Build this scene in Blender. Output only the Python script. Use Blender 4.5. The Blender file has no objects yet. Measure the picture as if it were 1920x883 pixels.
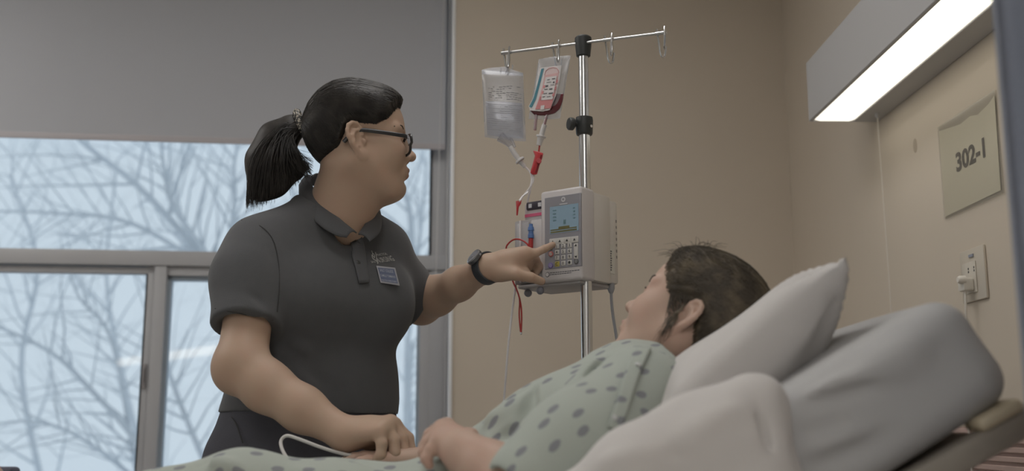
import bpy, bmesh, math, random
import numpy as np
from mathutils import Vector, Matrix

# ------------------------------------------------------------------ camera
FPX, CXP, CYP = 2000.0, 960.0, 441.5
CAM_Z = 0.95
PITCH = math.atan(358.5 / FPX)
scene = bpy.context.scene
cd = bpy.data.cameras.new('camera')
cd.sensor_width = 36.0
cd.lens = 36.0 * FPX / 1920.0
cd.clip_start = 0.02
cd.clip_end = 500
cd.dof.use_dof = True
cd.dof.focus_distance = 2.12
cd.dof.aperture_fstop = 2.6
cam = bpy.data.objects.new('camera', cd)
scene.collection.objects.link(cam)
cam.location = (0, 0, CAM_Z)
cam.rotation_euler = (math.pi / 2 + PITCH, 0, 0)
scene.camera = cam

# ------------------------------------------------------------------ sky and colour management
SKY = (0.67, 0.77, 0.86)
w = bpy.data.worlds.new('overcast_sky')
scene.world = w
w.use_nodes = True
wn = w.node_tree.nodes
wn['Background'].inputs[0].default_value = (*SKY, 1)
wn['Background'].inputs[1].default_value = 1.0
vs = scene.view_settings
vs.view_transform = 'Standard'
vs.look = 'None'
vs.gamma = 1.0
vs.exposure = 0.0
vs.use_curve_mapping = False
scene.cycles.use_denoising = True
scene.cycles.max_bounces = 8
scene.cycles.transparent_max_bounces = 16
scene.cycles.sample_clamp_indirect = 4.0
scene.cycles.caustics_reflective = False
scene.cycles.caustics_refractive = False
LAMP_OVERBED = 1.45     # radiance of the lens of the lamp over the bed
FILL_CEILING = 9.4      # radiance of the added ceiling fill panels
FILL_BED_PANEL = 5.0    # the added fill panel over the bed, dimmed

# ------------------------------------------------------------------ small helpers
C = scene.collection
sp_, cp_ = math.sin(PITCH), math.cos(PITCH)
def ray(px, py):
    u = (px - CXP) / FPX; v = (CYP - py) / FPX
    return Vector((u, cp_ - v * sp_, sp_ + v * cp_))
def P(px, py, Y):
    d = ray(px, py); t = Y / d.y
    return Vector((d.x * t, Y, CAM_Z + d.z * t))
def on_plane(px, py, p0, n):
    d = ray(px, py); o = Vector((0, 0, CAM_Z))
    return o + d * ((Vector(p0) - o).dot(n) / d.dot(n))
def srgb(r, g, b):
    def f(c):
        c /= 255.0
        return c / 12.92 if c <= 0.04045 else ((c + 0.055) / 1.055) ** 2.4
    return (f(r), f(g), f(b))

MATS = {}
def mat(name, col, rough=0.6, metal=0.0, spec=0.4, noise=0.0, nscale=20.0, bump=0.0, bscale=60.0, sss=0.0, trans=0.0, emit=0.0, sheen=0.0, stretch=None, alpha=1.0, coat=0.0):
    if name in MATS: return MATS[name]
    m = bpy.data.materials.new(name); m.use_nodes = True
    nt = m.node_tree; N = nt.nodes; L = nt.links
    b = N['Principled BSDF']
    b.inputs['Base Color'].default_value = (*col, 1)
    b.inputs['Roughness'].default_value = rough
    b.inputs['Metallic'].default_value = metal
    b.inputs['Specular IOR Level'].default_value = spec
    b.inputs['Alpha'].default_value = alpha
    if coat: b.inputs['Coat Weight'].default_value = coat
    if sheen:
        b.inputs['Sheen Weight'].default_value = sheen
    if sss:
        b.inputs['Subsurface Weight'].default_value = sss
        b.inputs['Subsurface Radius'].default_value = (1.0, 0.45, 0.3)
        b.inputs['Subsurface Scale'].default_value = 0.006
    if trans: b.inputs['Transmission Weight'].default_value = trans
    if emit:
        b.inputs['Emission Color'].default_value = (*col, 1)
        b.inputs['Emission Strength'].default_value = emit
    tc = None
    if noise or bump:
        tc = N.new('ShaderNodeTexCoord')
        src = tc.outputs['Object']
        if stretch:
            mp = N.new('ShaderNodeMapping'); mp.inputs['Scale'].default_value = stretch
            L.new(src, mp.inputs['Vector']); src = mp.outputs['Vector']
    if noise:
        n = N.new('ShaderNodeTexNoise'); n.inputs['Scale'].default_value = nscale; n.inputs['Detail'].default_value = 5
        L.new(src, n.inputs['Vector'])
        mx = N.new('ShaderNodeMix'); mx.data_type = 'RGBA'
        mx.inputs[6].default_value = tuple(c * (1 - noise) for c in col) + (1,)
        mx.inputs[7].default_value = tuple(min(1, c * (1 + noise)) for c in col) + (1,)
        L.new(n.outputs['Fac'], mx.inputs[0]); L.new(mx.outputs[2], b.inputs['Base Color'])
    if bump:
        n2 = N.new('ShaderNodeTexNoise'); n2.inputs['Scale'].default_value = bscale; n2.inputs['Detail'].default_value = 4
        L.new(src, n2.inputs['Vector'])
        bp = N.new('ShaderNodeBump'); bp.inputs['Strength'].default_value = bump; bp.inputs['Distance'].default_value = 0.004
        L.new(n2.outputs['Fac'], bp.inputs['Height']); L.new(bp.outputs['Normal'], b.inputs['Normal'])
    MATS[name] = m
    return m

def clear_mat(name, tint=(1, 1, 1), gloss=0.05, haze=0.1, hazecol=(0.8, 0.8, 0.8), rough=0.08):
    """thin clear sheet: see-through, a Fresnel gloss and a little milkiness"""
    if name in MATS: return MATS[name]
    m = bpy.data.materials.new(name); m.use_nodes = True
    nt = m.node_tree; N = nt.nodes; L = nt.links
    N.remove(N['Principled BSDF']); out = N['Material Output']
    tr = N.new('ShaderNodeBsdfTransparent'); tr.inputs[0].default_value = (*tint, 1)
    df = N.new('ShaderNodeBsdfDiffuse'); df.inputs[0].default_value = (*hazecol, 1)
    gl = N.new('ShaderNodeBsdfGlossy'); gl.inputs['Roughness'].default_value = rough
    m1 = N.new('ShaderNodeMixShader'); m1.inputs[0].default_value = haze
    L.new(tr.outputs[0], m1.inputs[1]); L.new(df.outputs[0], m1.inputs[2])
    lw = N.new('ShaderNodeLayerWeight'); lw.inputs[0].default_value = .5
    pw = N.new('ShaderNodeMath'); pw.operation = 'POWER'; pw.inputs[1].default_value = 4.0
    L.new(lw.outputs['Facing'], pw.inputs[0])
    fr = N.new('ShaderNodeMath'); fr.operation = 'MULTIPLY_ADD'; fr.inputs[1].default_value = .8; fr.inputs[2].default_value = gloss
    L.new(pw.outputs[0], fr.inputs[0])
    m2 = N.new('ShaderNodeMixShader')
    L.new(fr.outputs[0], m2.inputs[0]); L.new(m1.outputs[0], m2.inputs[1]); L.new(gl.outputs[0], m2.inputs[2])
    L.new(m2.outputs[0], out.inputs[0])
    MATS[name] = m
    return m

WORLD_LOC = {}
def tag(o, label=None, cat=None, group=None, kind=None):
    if label: o['label'] = label
    if cat: o['category'] = cat
    if group: o['group'] = group
    if kind: o['kind'] = kind
    return o
def empty(name, loc, label=None, cat=None, group=None, kind=None):
    o = bpy.data.objects.new(name, None); C.objects.link(o)
    o.empty_display_size = 0.05
    o.location = loc; WORLD_LOC[o.name] = Vector(loc)
    return tag(o, label, cat, group, kind)
def link_mesh(name, me, m, parent=None, pivot=None, smooth=False):
    """me is in world coordinates; the object's origin goes to its pivot (or to its parent's)"""
    n = len(me.vertices)
    co = np.empty(n * 3, dtype=np.float32); me.vertices.foreach_get('co', co); co = co.reshape(-1, 3)
    if parent is not None: piv = WORLD_LOC[parent.name]
    elif pivot is not None: piv = Vector(pivot)
    else:
        lo, hi = co.min(0), co.max(0)
        piv = Vector((float(lo[0] + hi[0]) / 2, float(lo[1] + hi[1]) / 2, float(lo[2])))
    co -= np.array(piv, dtype=np.float32)
    me.vertices.foreach_set('co', co.ravel())
    if m is not None:
        for x in (m if isinstance(m, (list, tuple)) else [m]): me.materials.append(x)
    if smooth: me.polygons.foreach_set('use_smooth', [True] * len(me.polygons))
    me.update()
    o = bpy.data.objects.new(name, me); C.objects.link(o)
    WORLD_LOC[o.name] = piv
    if parent is not None: o.parent = parent
    else: o.location = piv
    return o

class MB:
    def __init__(s): s.v = []; s.f = []
    def add(s, vs, fs):
        n = len(s.v); s.v.extend([tuple(v) for v in vs]); s.f.extend([tuple(i + n for i in f) for f in fs]); return s
    def box(s, lo, hi, T=None):
        T = T or (lambda a, b, c: (a, b, c))
        vs = [T(x, y, z) for x in (lo[0], hi[0]) for y in (lo[1], hi[1]) for z in (lo[2], hi[2])]
        return s.add(vs, [(0, 1, 3, 2), (4, 6, 7, 5), (0, 4, 5, 1), (2, 3, 7, 6), (0, 2, 6, 4), (1, 5, 7, 3)])
    def tube(s, pts, r, n=10, cap=True, rs=None, flat=1.0, ref=None):
        pts = [Vector(p) for p in pts]; k = len(pts); rings = []
        up = None
        for i, p in enumerate(pts):
            t = (pts[min(i + 1, k - 1)] - pts[max(i - 1, 0)])
            if t.length < 1e-9: t = Vector((0, 0, 1))
            t.normalize()
            if up is None:
                up = Vector(ref) if ref is not None else (Vector((0, 0, 1)) if abs(t.z) < .9 else Vector((1, 0, 0)))
            a = up - t * up.dot(t)
            if a.length < 1e-6: a = t.orthogonal()
            a.normalize(); up = a; b = t.cross(a)
            rr = rs[i] if rs is not None else r
            rings.append([p + (a * math.cos(2 * math.pi * j / n) + b * flat * math.sin(2 * math.pi * j / n)) * rr for j in range(n)])
        vs = [v for q in rings for v in q]; fs = []
        for i in range(k - 1):
            for j in range(n):
                fs.append((i * n + j, i * n + (j + 1) % n, (i + 1) * n + (j + 1) % n, (i + 1) * n + j))
        if cap: fs.append(tuple(range(n - 1, -1, -1))); fs.append(tuple((k - 1) * n + j for j in range(n)))
        return s.add(vs, fs)
    def lathe(s, base, axis, prof, n=24):
        """prof: list of (distance along the axis, radius)"""
        ax = Vector(axis).normalized(); a = ax.orthogonal().normalized(); b = ax.cross(a); base = Vector(base)
        vs = []; fs = []
        for (h, r) in prof:
            for j in range(n):
                t = 2 * math.pi * j / n
                vs.append(base + ax * h + (a * math.cos(t) + b * math.sin(t)) * max(r, 1e-5))
        for i in range(len(prof) - 1):
            for j in range(n): fs.append((i * n + j, i * n + (j + 1) % n, (i + 1) * n + (j + 1) % n, (i + 1) * n + j))
        fs.append(tuple(range(n - 1, -1, -1))); fs.append(tuple((len(prof) - 1) * n + j for j in range(n)))
        return s.add(vs, fs)
    def sphere(s, c, r, n=16, m=10, scale=(1, 1, 1)):
        vs = []; fs = []
        for i in range(m + 1):
            th = math.pi * i / m
            for j in range(n):
                ph = 2 * math.pi * j / n
                vs.append((c[0] + r * scale[0] * math.sin(th) * math.cos(ph), c[1] + r * scale[1] * math.sin(th) * math.sin(ph), c[2] + r * scale[2] * math.cos(th)))
        for i in range(m):
            for j in range(n): fs.append((i * n + j, (i + 1) * n + j, (i + 1) * n + (j + 1) % n, i * n + (j + 1) % n))
        return s.add(vs, fs)
    def prism(s, poly, T, h0, h1):
        """poly of (a, b) swept from h0 to h1; T(a, b, h) -> world"""
        n = len(poly); vs = [T(a, b, h0) for a, b in poly] + [T(a, b, h1) for a, b in poly]
        fs = [tuple(range(n - 1, -1, -1)), tuple(range(n, 2 * n))] + [(i, (i + 1) % n, n + (i + 1) % n, n + i) for i in range(n)]
        return s.add(vs, fs)
    def build(s, name, m, parent=None, pivot=None, smooth=False, bevel=0.0, seg=2, fix=True):
        me = bpy.data.meshes.new(name); me.from_pydata([tuple(v) for v in s.v], [], s.f)
        bm = bmesh.new(); bm.from_mesh(me)
        if fix:
            bmesh.ops.remove_doubles(bm, verts=bm.verts, dist=1e-6)
            bmesh.ops.recalc_face_normals(bm, faces=bm.faces)
        if bevel:
            es = [e for e in bm.edges if len(e.link_faces) == 2 and e.calc_face_angle(0) > 0.5]
            bmesh.ops.bevel(bm, geom=es, offset=bevel, segments=seg, profile=0.5, affect='EDGES', clamp_overlap=True)
        bm.to_mesh(me); bm.free()
        o = link_mesh(name, me, m, parent, pivot, smooth)
        if smooth or bevel:
            o.data.polygons.foreach_set('use_smooth', [True] * len(o.data.polygons))
            try: o.data.set_sharp_from_angle(angle=0.7)
            except Exception: pass
        return o

def bez(pts, n=24):
    """Catmull-Rom through points"""
    pts = [Vector(p) for p in pts]
    q = [pts[0] * 2 - pts[1]] + pts + [pts[-1] * 2 - pts[-2]]
    out = []
    k = len(pts) - 1
    for i in range(k):
        p0, p1, p2, p3 = q[i:i + 4]
        m_ = max(2, n // k)
        for j in range(m_):
            t = j / m_
            out.append(0.5 * ((2 * p1) + (p2 - p0) * t + (2 * p0 - 5 * p1 + 4 * p2 - p3) * t * t + (3 * p1 - p0 - 3 * p2 + p3) * t ** 3))
    out.append(pts[-1])
    return out

def text_mesh(txt, size=1.0, extrude=0.02, bold=0.0, align='CENTER'):
    cu = bpy.data.curves.new('lettering', 'FONT'); cu.body = txt; cu.size = size; cu.extrude = extrude
    cu.offset = bold; cu.align_x = align; cu.align_y = 'CENTER'; cu.resolution_u = 3
    o = bpy.data.objects.new('lettering_source', cu); C.objects.link(o)
    dg = bpy.context.evaluated_depsgraph_get()
    me = bpy.data.meshes.new_from_object(o.evaluated_get(dg))
    bpy.data.objects.remove(o); bpy.data.curves.remove(cu)
    return me
def lettering(txt, origin, xd, yd, width=None, height=None, m=None, parent=None, name='lettering', bold=0.0, thick=0.0006, warp=None):
    """flat raised letters centred on origin, along xd with their tops towards yd"""
    me = text_mesh(txt, 1.0, 0.0, bold)
    xd = Vector(xd).normalized(); yd = Vector(yd).normalized(); n = xd.cross(yd).normalized(); origin = Vector(origin)
    xs = [v.co.x for v in me.vertices]; ys = [v.co.y for v in me.vertices]
    sx = (width / (max(xs) - min(xs))) if width else None; sy = (height / (max(ys) - min(ys))) if height else None
    sx = sx or sy; sy = sy or sx
    mx, my = (max(xs) + min(xs)) / 2, (max(ys) + min(ys)) / 2
    for v in me.vertices:
        q = origin + xd * ((v.co.x - mx) * sx) + yd * ((v.co.y - my) * sy) + n * thick
        if warp: q = warp(q)
        v.co = q
    return link_mesh(name, me, m, parent)
# ------------------------------------------------------------------ the room shell
CEIL = 2.72
AL = math.radians(6.3)
WK = Vector((1.0, 3.74, 0))                      # the corner of the two walls
WD = Vector((math.cos(AL), math.sin(AL), 0)); WN = Vector((math.sin(AL), -math.cos(AL), 0))
def Wl(s, n, z): return WK + WD * s + WN * n + Vector((0, 0, z))
def wp(px, py, n=0.0):
    q = on_plane(px, py, WK + WN * n, WN) - WK
    return q.dot(WD), q.z
HD = Vector((0.020, -1, 0)).normalized(); HN = Vector((-1, -0.020, 0)).normalized()   # head wall: towards the camera / into the room
def Hl(t, n, z): return WK + HD * t + HN * n + Vector((0, 0, z))
def hp(px, py, n=0.0):
    q = on_plane(px, py, WK + HN * n, HN) - WK
    return q.dot(HD), q.z

wall_m = mat('beige_wall_paint', (0.645, 0.565, 0.465), 0.75, spec=0.2, noise=0.03, nscale=3.0, bump=0.05, bscale=260)
white_wall = mat('rear_wall_paint', (0.74, 0.74, 0.73), 0.8, spec=0.2, noise=0.02, nscale=3)
ceil_m = mat('ceiling_paint', (0.84, 0.84, 0.83), 0.9, spec=0.1)
floor_m = mat('vinyl_floor', (0.50, 0.49, 0.47), 0.45, noise=0.12, nscale=40)
frame_m = mat('window_frame_vinyl', (0.43, 0.425, 0.43), 0.5, noise=0.03, nscale=8)
reveal_m = mat('white_reveal_paint', (0.88, 0.88, 0.89), 0.5)
dark_gap = mat('black_gasket', (0.02, 0.025, 0.03), 0.6)
RX0, RY0 = -3.6, -3.6

# wall with the window
s_r, _ = wp(850, 500); s_l = wp(-330, 500)[0]
_, z_sill = wp(600, 1010); z_top = 2.58
mb = MB(); TH = 0.2
def wbox(mb, s0, s1, n0, n1, z0, z1): return mb.box((s0, n0, z0), (s1, n1, z1), Wl)
S_END = -4.7
wbox(mb, s_r, 0.25, -TH, 0, 0, CEIL); wbox(mb, S_END, s_l, -TH, 0, 0, CEIL)
wbox(mb, s_l, s_r, -TH, 0, 0, z_sill); wbox(mb, s_l, s_r, -TH, 0, z_top, CEIL)
tag(mb.build('wall_back', wall_m), 'beige painted wall with the wide window', kind='structure')
mb = MB(); mb.box((0, -0.2, 0), (7.5, 0, CEIL), Hl)
tag(mb.build('wall_right', wall_m), 'beige painted head wall carrying lamp, sign and outlet', kind='structure')
mb = MB(); mb.box((RX0 - .15, RY0, 0), (RX0, 3.3, CEIL)); tag(mb.build('wall_left', white_wall), 'plain wall left of the window', kind='structure')
mb = MB(); mb.box((RX0 - .15, RY0 - .15, 0), (1.4, RY0, CEIL)); tag(mb.build('wall_front', white_wall), 'plain wall behind the camera', kind='structure')
mb = MB(); mb.box((RX0 - .15, RY0 - .15, -0.1), (1.4, 4.0, 0)); tag(mb.build('floor', floor_m), 'vinyl hospital floor', kind='structure')
mb = MB(); mb.box((RX0 - .15, RY0 - .15, CEIL), (1.4, 4.0, CEIL + .1)); tag(mb.build('ceiling', ceil_m), 'flat white ceiling', kind='structure')

# pinkish ribbed bumper panel low on the head wall, behind the bed head: one board per rib
pink = mat('pink_wall_guard', (0.55, 0.40, 0.35), 0.55, noise=0.04, nscale=30)
tg0, zg = hp(1700, 806); 
guard = empty('trim_1', Hl(1.5, 0, 0.5), 'pinkish ribbed wall guard behind the bed head', kind='structure')
zt = hp(1830, 800)[1]
MB().box((0.6, 0.0, 0.46), (3.6, 0.010, zt), Hl).build('backing', pink, guard)
nr = 26; hh = (zt - 0.46) / nr
rib0 = None
for i in range(nr):
    z0 = 0.46 + i * hh
    if rib0 is None:
        rib0 = MB().box((0.6, 0.010, z0 + hh * .18), (3.6, 0.017, z0 + hh * .82), Hl).build('rib', pink, guard, bevel=0.002, seg=1)
    else:
        r = rib0.copy(); C.objects.link(r); r.location = (0, 0, i * hh)
oak = mat('oak_corner_trim', (0.50, 0.30, 0.17), 0.5, noise=0.2, nscale=30, stretch=(4, 4, 0.4))

# ------------------------------------------------------------------ the window
win = empty('window_1', Wl((s_l + s_r) / 2, -0.1, z_sill), 'wide vinyl window with an upper fixed light and two lower sashes', kind='structure')
NF = -0.105                       # face of the frame
def sx(px, py=520, n=NF): return wp(px, py, n)[0]
def zy(px, py, n=NF): return wp(px, py, n)[1]
def wpart(name, s0, s1, n0, n1, z0, z1, m=frame_m, bevel=0.003, parent=win):
    return wbox(MB(), s0, s1, n0, n1, z0, z1).build(name, m, parent, bevel=bevel)
# reveals
wpart('reveal', s_r - 0.012, s_r + 0.0, -0.2, 0.006, z_sill, z_top, reveal_m)
wpart('reveal', s_l, s_l + 0.012, -0.2, 0.006, z_sill, z_top, reveal_m)
wpart('sill', s_l, s_r, -0.2, 0.03, z_sill - 0.02, z_sill + 0.012, reveal_m)
s_fr = s_r - 0.014
gl_r = sx(806)                    # right edge of the upper light
z_tr1 = zy(200, 469); z_tr0 = zy(200, 497)
z_s1 = zy(140, 511)
m_l, m_r = sx(290), sx(313)
# outer frame
wpart('jamb', gl_r, s_fr, -0.17, NF, z_sill, z_top)
wpart('jamb_cover', sx(835), s_fr, NF, NF + 0.02, z_sill, z_top)
wpart('jamb', s_l + .012, s_l + .06, -0.17, NF, z_sill, z_top)
wpart('head', s_l, s_fr, -0.17, NF, z_top - 0.05, z_top)
wpart('bottom_rail', s_l, s_fr, -0.17, NF + .01, z_sill, z_sill + 0.055)
wpart('transom', s_l, s_fr, -0.17, NF + 0.012, z_tr0, z_tr1)
wpart('gasket', gl_r - 0.004, gl_r + 0.003, -0.16, NF + 0.004, zy(806, 478), z_top, dark_gap, 0.0)
wpart('mullion', m_l, m_r, -0.17, NF + 0.006, z_sill, z_tr0)
# left sliding sash
st_l = sx(275)
wpart('sash_stile', st_l, m_l + 0.002, -0.15, NF - 0.008, z_sill + .05, z_tr0, bevel=0.004)
wpart('sash_rail', s_l + .06, m_l, -0.15, NF - 0.008, z_s1, z_tr0 - 0.004, bevel=0.004)
wpart('gasket', st_l - 0.003, st_l + .001, -0.145, NF - 0.006, z_sill + .05, z_s1, dark_gap, 0.0)
# latch on the stile
lz0, lz1 = zy(276, 728), zy(276, 682)
lt = wpart('latch', st_l + .004, st_l + .016, NF - 0.008, NF + .002, lz0, lz1, mat('grey_latch', (0.30, 0.28, 0.28), 0.4), 0.002)
wpart('lever', st_l + .007, st_l + .013, NF + .002, NF + .014, lz0 + .02, lz1 - .01, MATS['grey_latch'], 0.002, lt)
# right lower light
r_l = sx(317); r_r = sx(789); blue_edge = mat('blue_glazing_bead', (0.36, 0.42, 0.48), 0.5)
z_r1 = zy(360, 517)
wpart('sash_stile', r_r, gl_r + .02, -0.15, NF - 0.004, z_sill + .05, z_tr0)
wpart('sash_rail', m_r, gl_r, -0.15, NF - 0.004, z_r1, z_tr0)
wpart('glazing_bead', m_r, m_r + 0.012, -0.16, NF - 0.02, z_sill + .05, z_r1, blue_edge, 0.0)
wpart('glazing_bead', m_r, r_r, -0.16, NF - 0.02, z_r1 - 0.014, z_r1, blue_edge, 0.0)
wpart('glazing_bead', r_r - .010, r_r, -0.16, NF - 0.02, z_sill + .05, z_r1, blue_edge, 0.0)
# panes
glass = clear_mat('window_glass', (0.95, 0.97, 0.98), gloss=0.035, haze=0.03, hazecol=(0.7, 0.75, 0.8), rough=0.012)
def pane(s0, s1, z0, z1, n): wbox(MB(), s0, s1, n - .003, n, z0, z1).build('pane', glass, win)
pane(s_l + .06, gl_r, z_tr1 - .005, z_top - .05, -0.140)
pane(s_l + .06, st_l, z_sill + .05, z_s1, -0.130)
pane(m_r, r_r, z_sill + .05, z_r1, -0.137)

# ------------------------------------------------------------------ roller blind
NB = -0.055
bl_m = bpy.data.materials.new('grey_blind_fabric'); bl_m.use_nodes = True
_n = bl_m.node_tree.nodes; _l = bl_m.node_tree.links
_b = _n['Principled BSDF']; _b.inputs['Base Color'].default_value = (0.505, 0.51, 0.535, 1); _b.inputs['Roughness'].default_value = 0.8
_t = _n.new('ShaderNodeBsdfTranslucent'); _t.inputs[0].default_value = (0.42, 0.40, 0.40, 1)
_mx = _n.new('ShaderNodeMixShader'); _mx.inputs[0].default_value = 0.12
_l.new(_b.outputs[0], _mx.inputs[1]); _l.new(_t.outputs[0], _mx.inputs[2]); _l.new(_mx.outputs[0], _n['Material Output'].inputs[0])
_w = _n.new('ShaderNodeTexNoise'); _w.inputs['Scale'].default_value = 400
_tc = _n.new('ShaderNodeTexCoord'); _bp = _n.new('ShaderNodeBump'); _bp.inputs['Strength'].default_value = 0.15; _bp.inputs['Distance'].default_value = 0.001
_l.new(_tc.outputs['Object'], _w.inputs['Vector']); _l.new(_w.outputs[0], _bp.inputs['Height']); _l.new(_bp.outputs[0], _b.inputs['Normal'])
s_b = sx(835, 200, NB); z_b = zy(400, 268, NB)
bl = empty('roller_blind', Wl((s_l + s_b) / 2, NB, z_b), 'grey roller blind drawn halfway down over the window', 'blind')
wbox(MB(), s_l + .02, s_b, NB - .001, NB + .001, z_b, z_top - .03).build('fabric', bl_m, bl)
bar_m = mat('grey_hem_bar', (0.47, 0.44, 0.45), 0.6)
wbox(MB(), s_l + .02, s_b, NB - .004, NB + .004, z_b - .002, z_b + .020).build('hem_bar', bar_m, bl, bevel=.002)
MB().tube([Wl(s_l + .02, NB - .02, z_top - .04), Wl(s_b + .01, NB - .02, z_top - .04)], 0.022, 16).build('roller', reveal_m, bl, smooth=True)
# beaded chain loop
ch = empty('bead_chain', Wl(sx(826, 400, NB), NB + .02, z_b - .4), 'white bead chain loop hanging at the right side of the blind', 'chain')
bead_m = mat('white_beads', (0.66, 0.64, 0.62), 0.4)
cs1, cs2 = sx(840, 300, NB), sx(829, 300, NB)
zc = zy(820, 530, NB); cpts = []
z = z_top - .06
while z > zc: cpts.append((cs1, z)); z -= .0075
rad = (cs1 - cs2) / 2
for a in range(1, 6):
    t = math.pi * a / 6; cpts.append(((cs1 + cs2) / 2 - .006 + rad * math.cos(t), zc - rad * math.sin(t)))
z = zc
while z < z_top - .06: cpts.append((cs2 - .018 * (1 - (z - zc) / (z_top - zc)), z)); z += .0075
mbx = MB()
for (a, z) in cpts: mbx.sphere(Wl(a, NB + .02, z), .0023, 6, 4)
tag(mbx.build('beads', bead_m, ch, smooth=True, fix=False), kind='stuff')
MB().tube([Wl(a, NB + .02, z) for a, z in cpts], .0007, 4).build('cord', bead_m, ch)

# ------------------------------------------------------------------ outdoors: snow ground and bare trees
snow = mat('snow', (0.85, 0.87, 0.9), 0.8)
tag(MB().box((-80, 4.6, -8.2), (60, 160, -8.0)).build('ground', snow), 'snow covered ground far below the window', kind='structure')
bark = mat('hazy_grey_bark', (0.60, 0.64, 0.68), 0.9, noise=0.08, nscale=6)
def grow(mb, rng, p, d, r, length, depth, spread=0.6):
    n = max(3, int(length / 0.22)); pts = [p.copy()]; rs = [r]; q = p.copy(); dd = d.normalized()
    kids = []
    for i in range(n):
        dd = (dd + Vector((rng.gauss(0, .13), rng.gauss(0, .13), rng.gauss(0.02, .11)))).normalized()
        q = q + dd * (length / n); pts.append(q.copy()); rr = r * (1 - 0.72 * (i + 1) / n); rs.append(rr)
        if depth > 0 and i >= 1 and rng.random() < (0.62 if depth > 1 else .75):
            ax = Vector((rng.gauss(0, 1), rng.gauss(0, 1), rng.gauss(0, .8)))
            kids.append((q.copy(), (dd + (ax - dd * ax.dot(dd)).normalized() * spread * rng.uniform(.6, 1.5)).normalized(), rr * rng.uniform(.55, .8), length * rng.uniform(.42, .68)))
    mb.tube(pts, r, 5 if depth > 1 else 3, cap=False, rs=rs)
    for k in kids: grow(mb, rng, *k, depth - 1, spread)
def bare_tree(seed, limbs, base, trunk_r, label, thin=.55):
    """limbs: list of pixel paths with distance [(px, py, Y), ...] and a radius"""
    rng = random.Random(seed); mb = MB()
    b = Vector(base)
    for pts, r, ln in limbs:
        r *= thin
        w3 = [P(*a) for a in pts]
        q = bez(w3, 16)
        k = len(q)
        rs = [r * (1 - .6 * i / (k - 1)) for i in range(k)]
        root = bez([b, b.lerp(q[0], .55) + Vector((0, 0, -.2)), q[0], q[1]], 12)[:-4]
        mb.tube(root + q, r, 7, cap=False, rs=[trunk_r * thin + (r - trunk_r * thin) * (i / len(root)) for i in range(len(root))] + rs)
        for i in range(1, k):
            for _ in range(2):
                if rng.random() < .8:
                    d = (q[i] - q[i - 1]).normalized(); ax = Vector((rng.gauss(0, 1), rng.gauss(0, .7), rng.gauss(.2, 1)))
                    grow(mb, rng, q[i].copy(), (d * .7 + (ax - d * ax.dot(d)).normalized() * .8), rs[i] * rng.uniform(.35, .6), ln * rng.uniform(.5, 1.1), 2)
    o = mb.build('bare_tree', bark, pivot=base, smooth=True, fix=False)
    return tag(o, label, 'tree', 'bare winter trees outside the window')
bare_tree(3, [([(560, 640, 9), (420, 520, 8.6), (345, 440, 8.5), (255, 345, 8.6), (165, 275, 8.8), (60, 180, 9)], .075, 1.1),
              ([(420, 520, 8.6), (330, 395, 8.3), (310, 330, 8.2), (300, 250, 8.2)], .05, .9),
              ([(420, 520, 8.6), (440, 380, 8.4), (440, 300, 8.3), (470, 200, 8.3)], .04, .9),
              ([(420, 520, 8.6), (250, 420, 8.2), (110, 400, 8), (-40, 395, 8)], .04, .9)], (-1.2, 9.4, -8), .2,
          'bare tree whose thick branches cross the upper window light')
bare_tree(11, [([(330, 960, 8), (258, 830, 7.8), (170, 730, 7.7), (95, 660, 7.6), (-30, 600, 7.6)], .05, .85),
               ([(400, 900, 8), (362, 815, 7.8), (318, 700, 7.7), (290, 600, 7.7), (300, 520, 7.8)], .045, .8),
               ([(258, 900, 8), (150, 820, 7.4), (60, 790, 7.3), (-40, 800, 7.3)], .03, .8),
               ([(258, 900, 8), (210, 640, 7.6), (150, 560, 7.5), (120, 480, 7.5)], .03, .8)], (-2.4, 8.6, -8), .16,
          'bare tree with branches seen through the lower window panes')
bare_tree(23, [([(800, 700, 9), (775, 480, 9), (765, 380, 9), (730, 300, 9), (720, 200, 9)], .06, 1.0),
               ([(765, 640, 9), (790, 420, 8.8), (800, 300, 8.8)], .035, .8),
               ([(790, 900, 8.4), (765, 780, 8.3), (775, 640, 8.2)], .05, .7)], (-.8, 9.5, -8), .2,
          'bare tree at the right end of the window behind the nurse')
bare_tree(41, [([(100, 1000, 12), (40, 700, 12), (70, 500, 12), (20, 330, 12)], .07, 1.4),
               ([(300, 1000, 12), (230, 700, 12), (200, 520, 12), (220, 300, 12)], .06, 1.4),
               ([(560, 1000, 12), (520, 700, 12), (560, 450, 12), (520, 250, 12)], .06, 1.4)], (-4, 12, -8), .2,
          'farther bare tree with many fine twigs behind the others')

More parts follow.
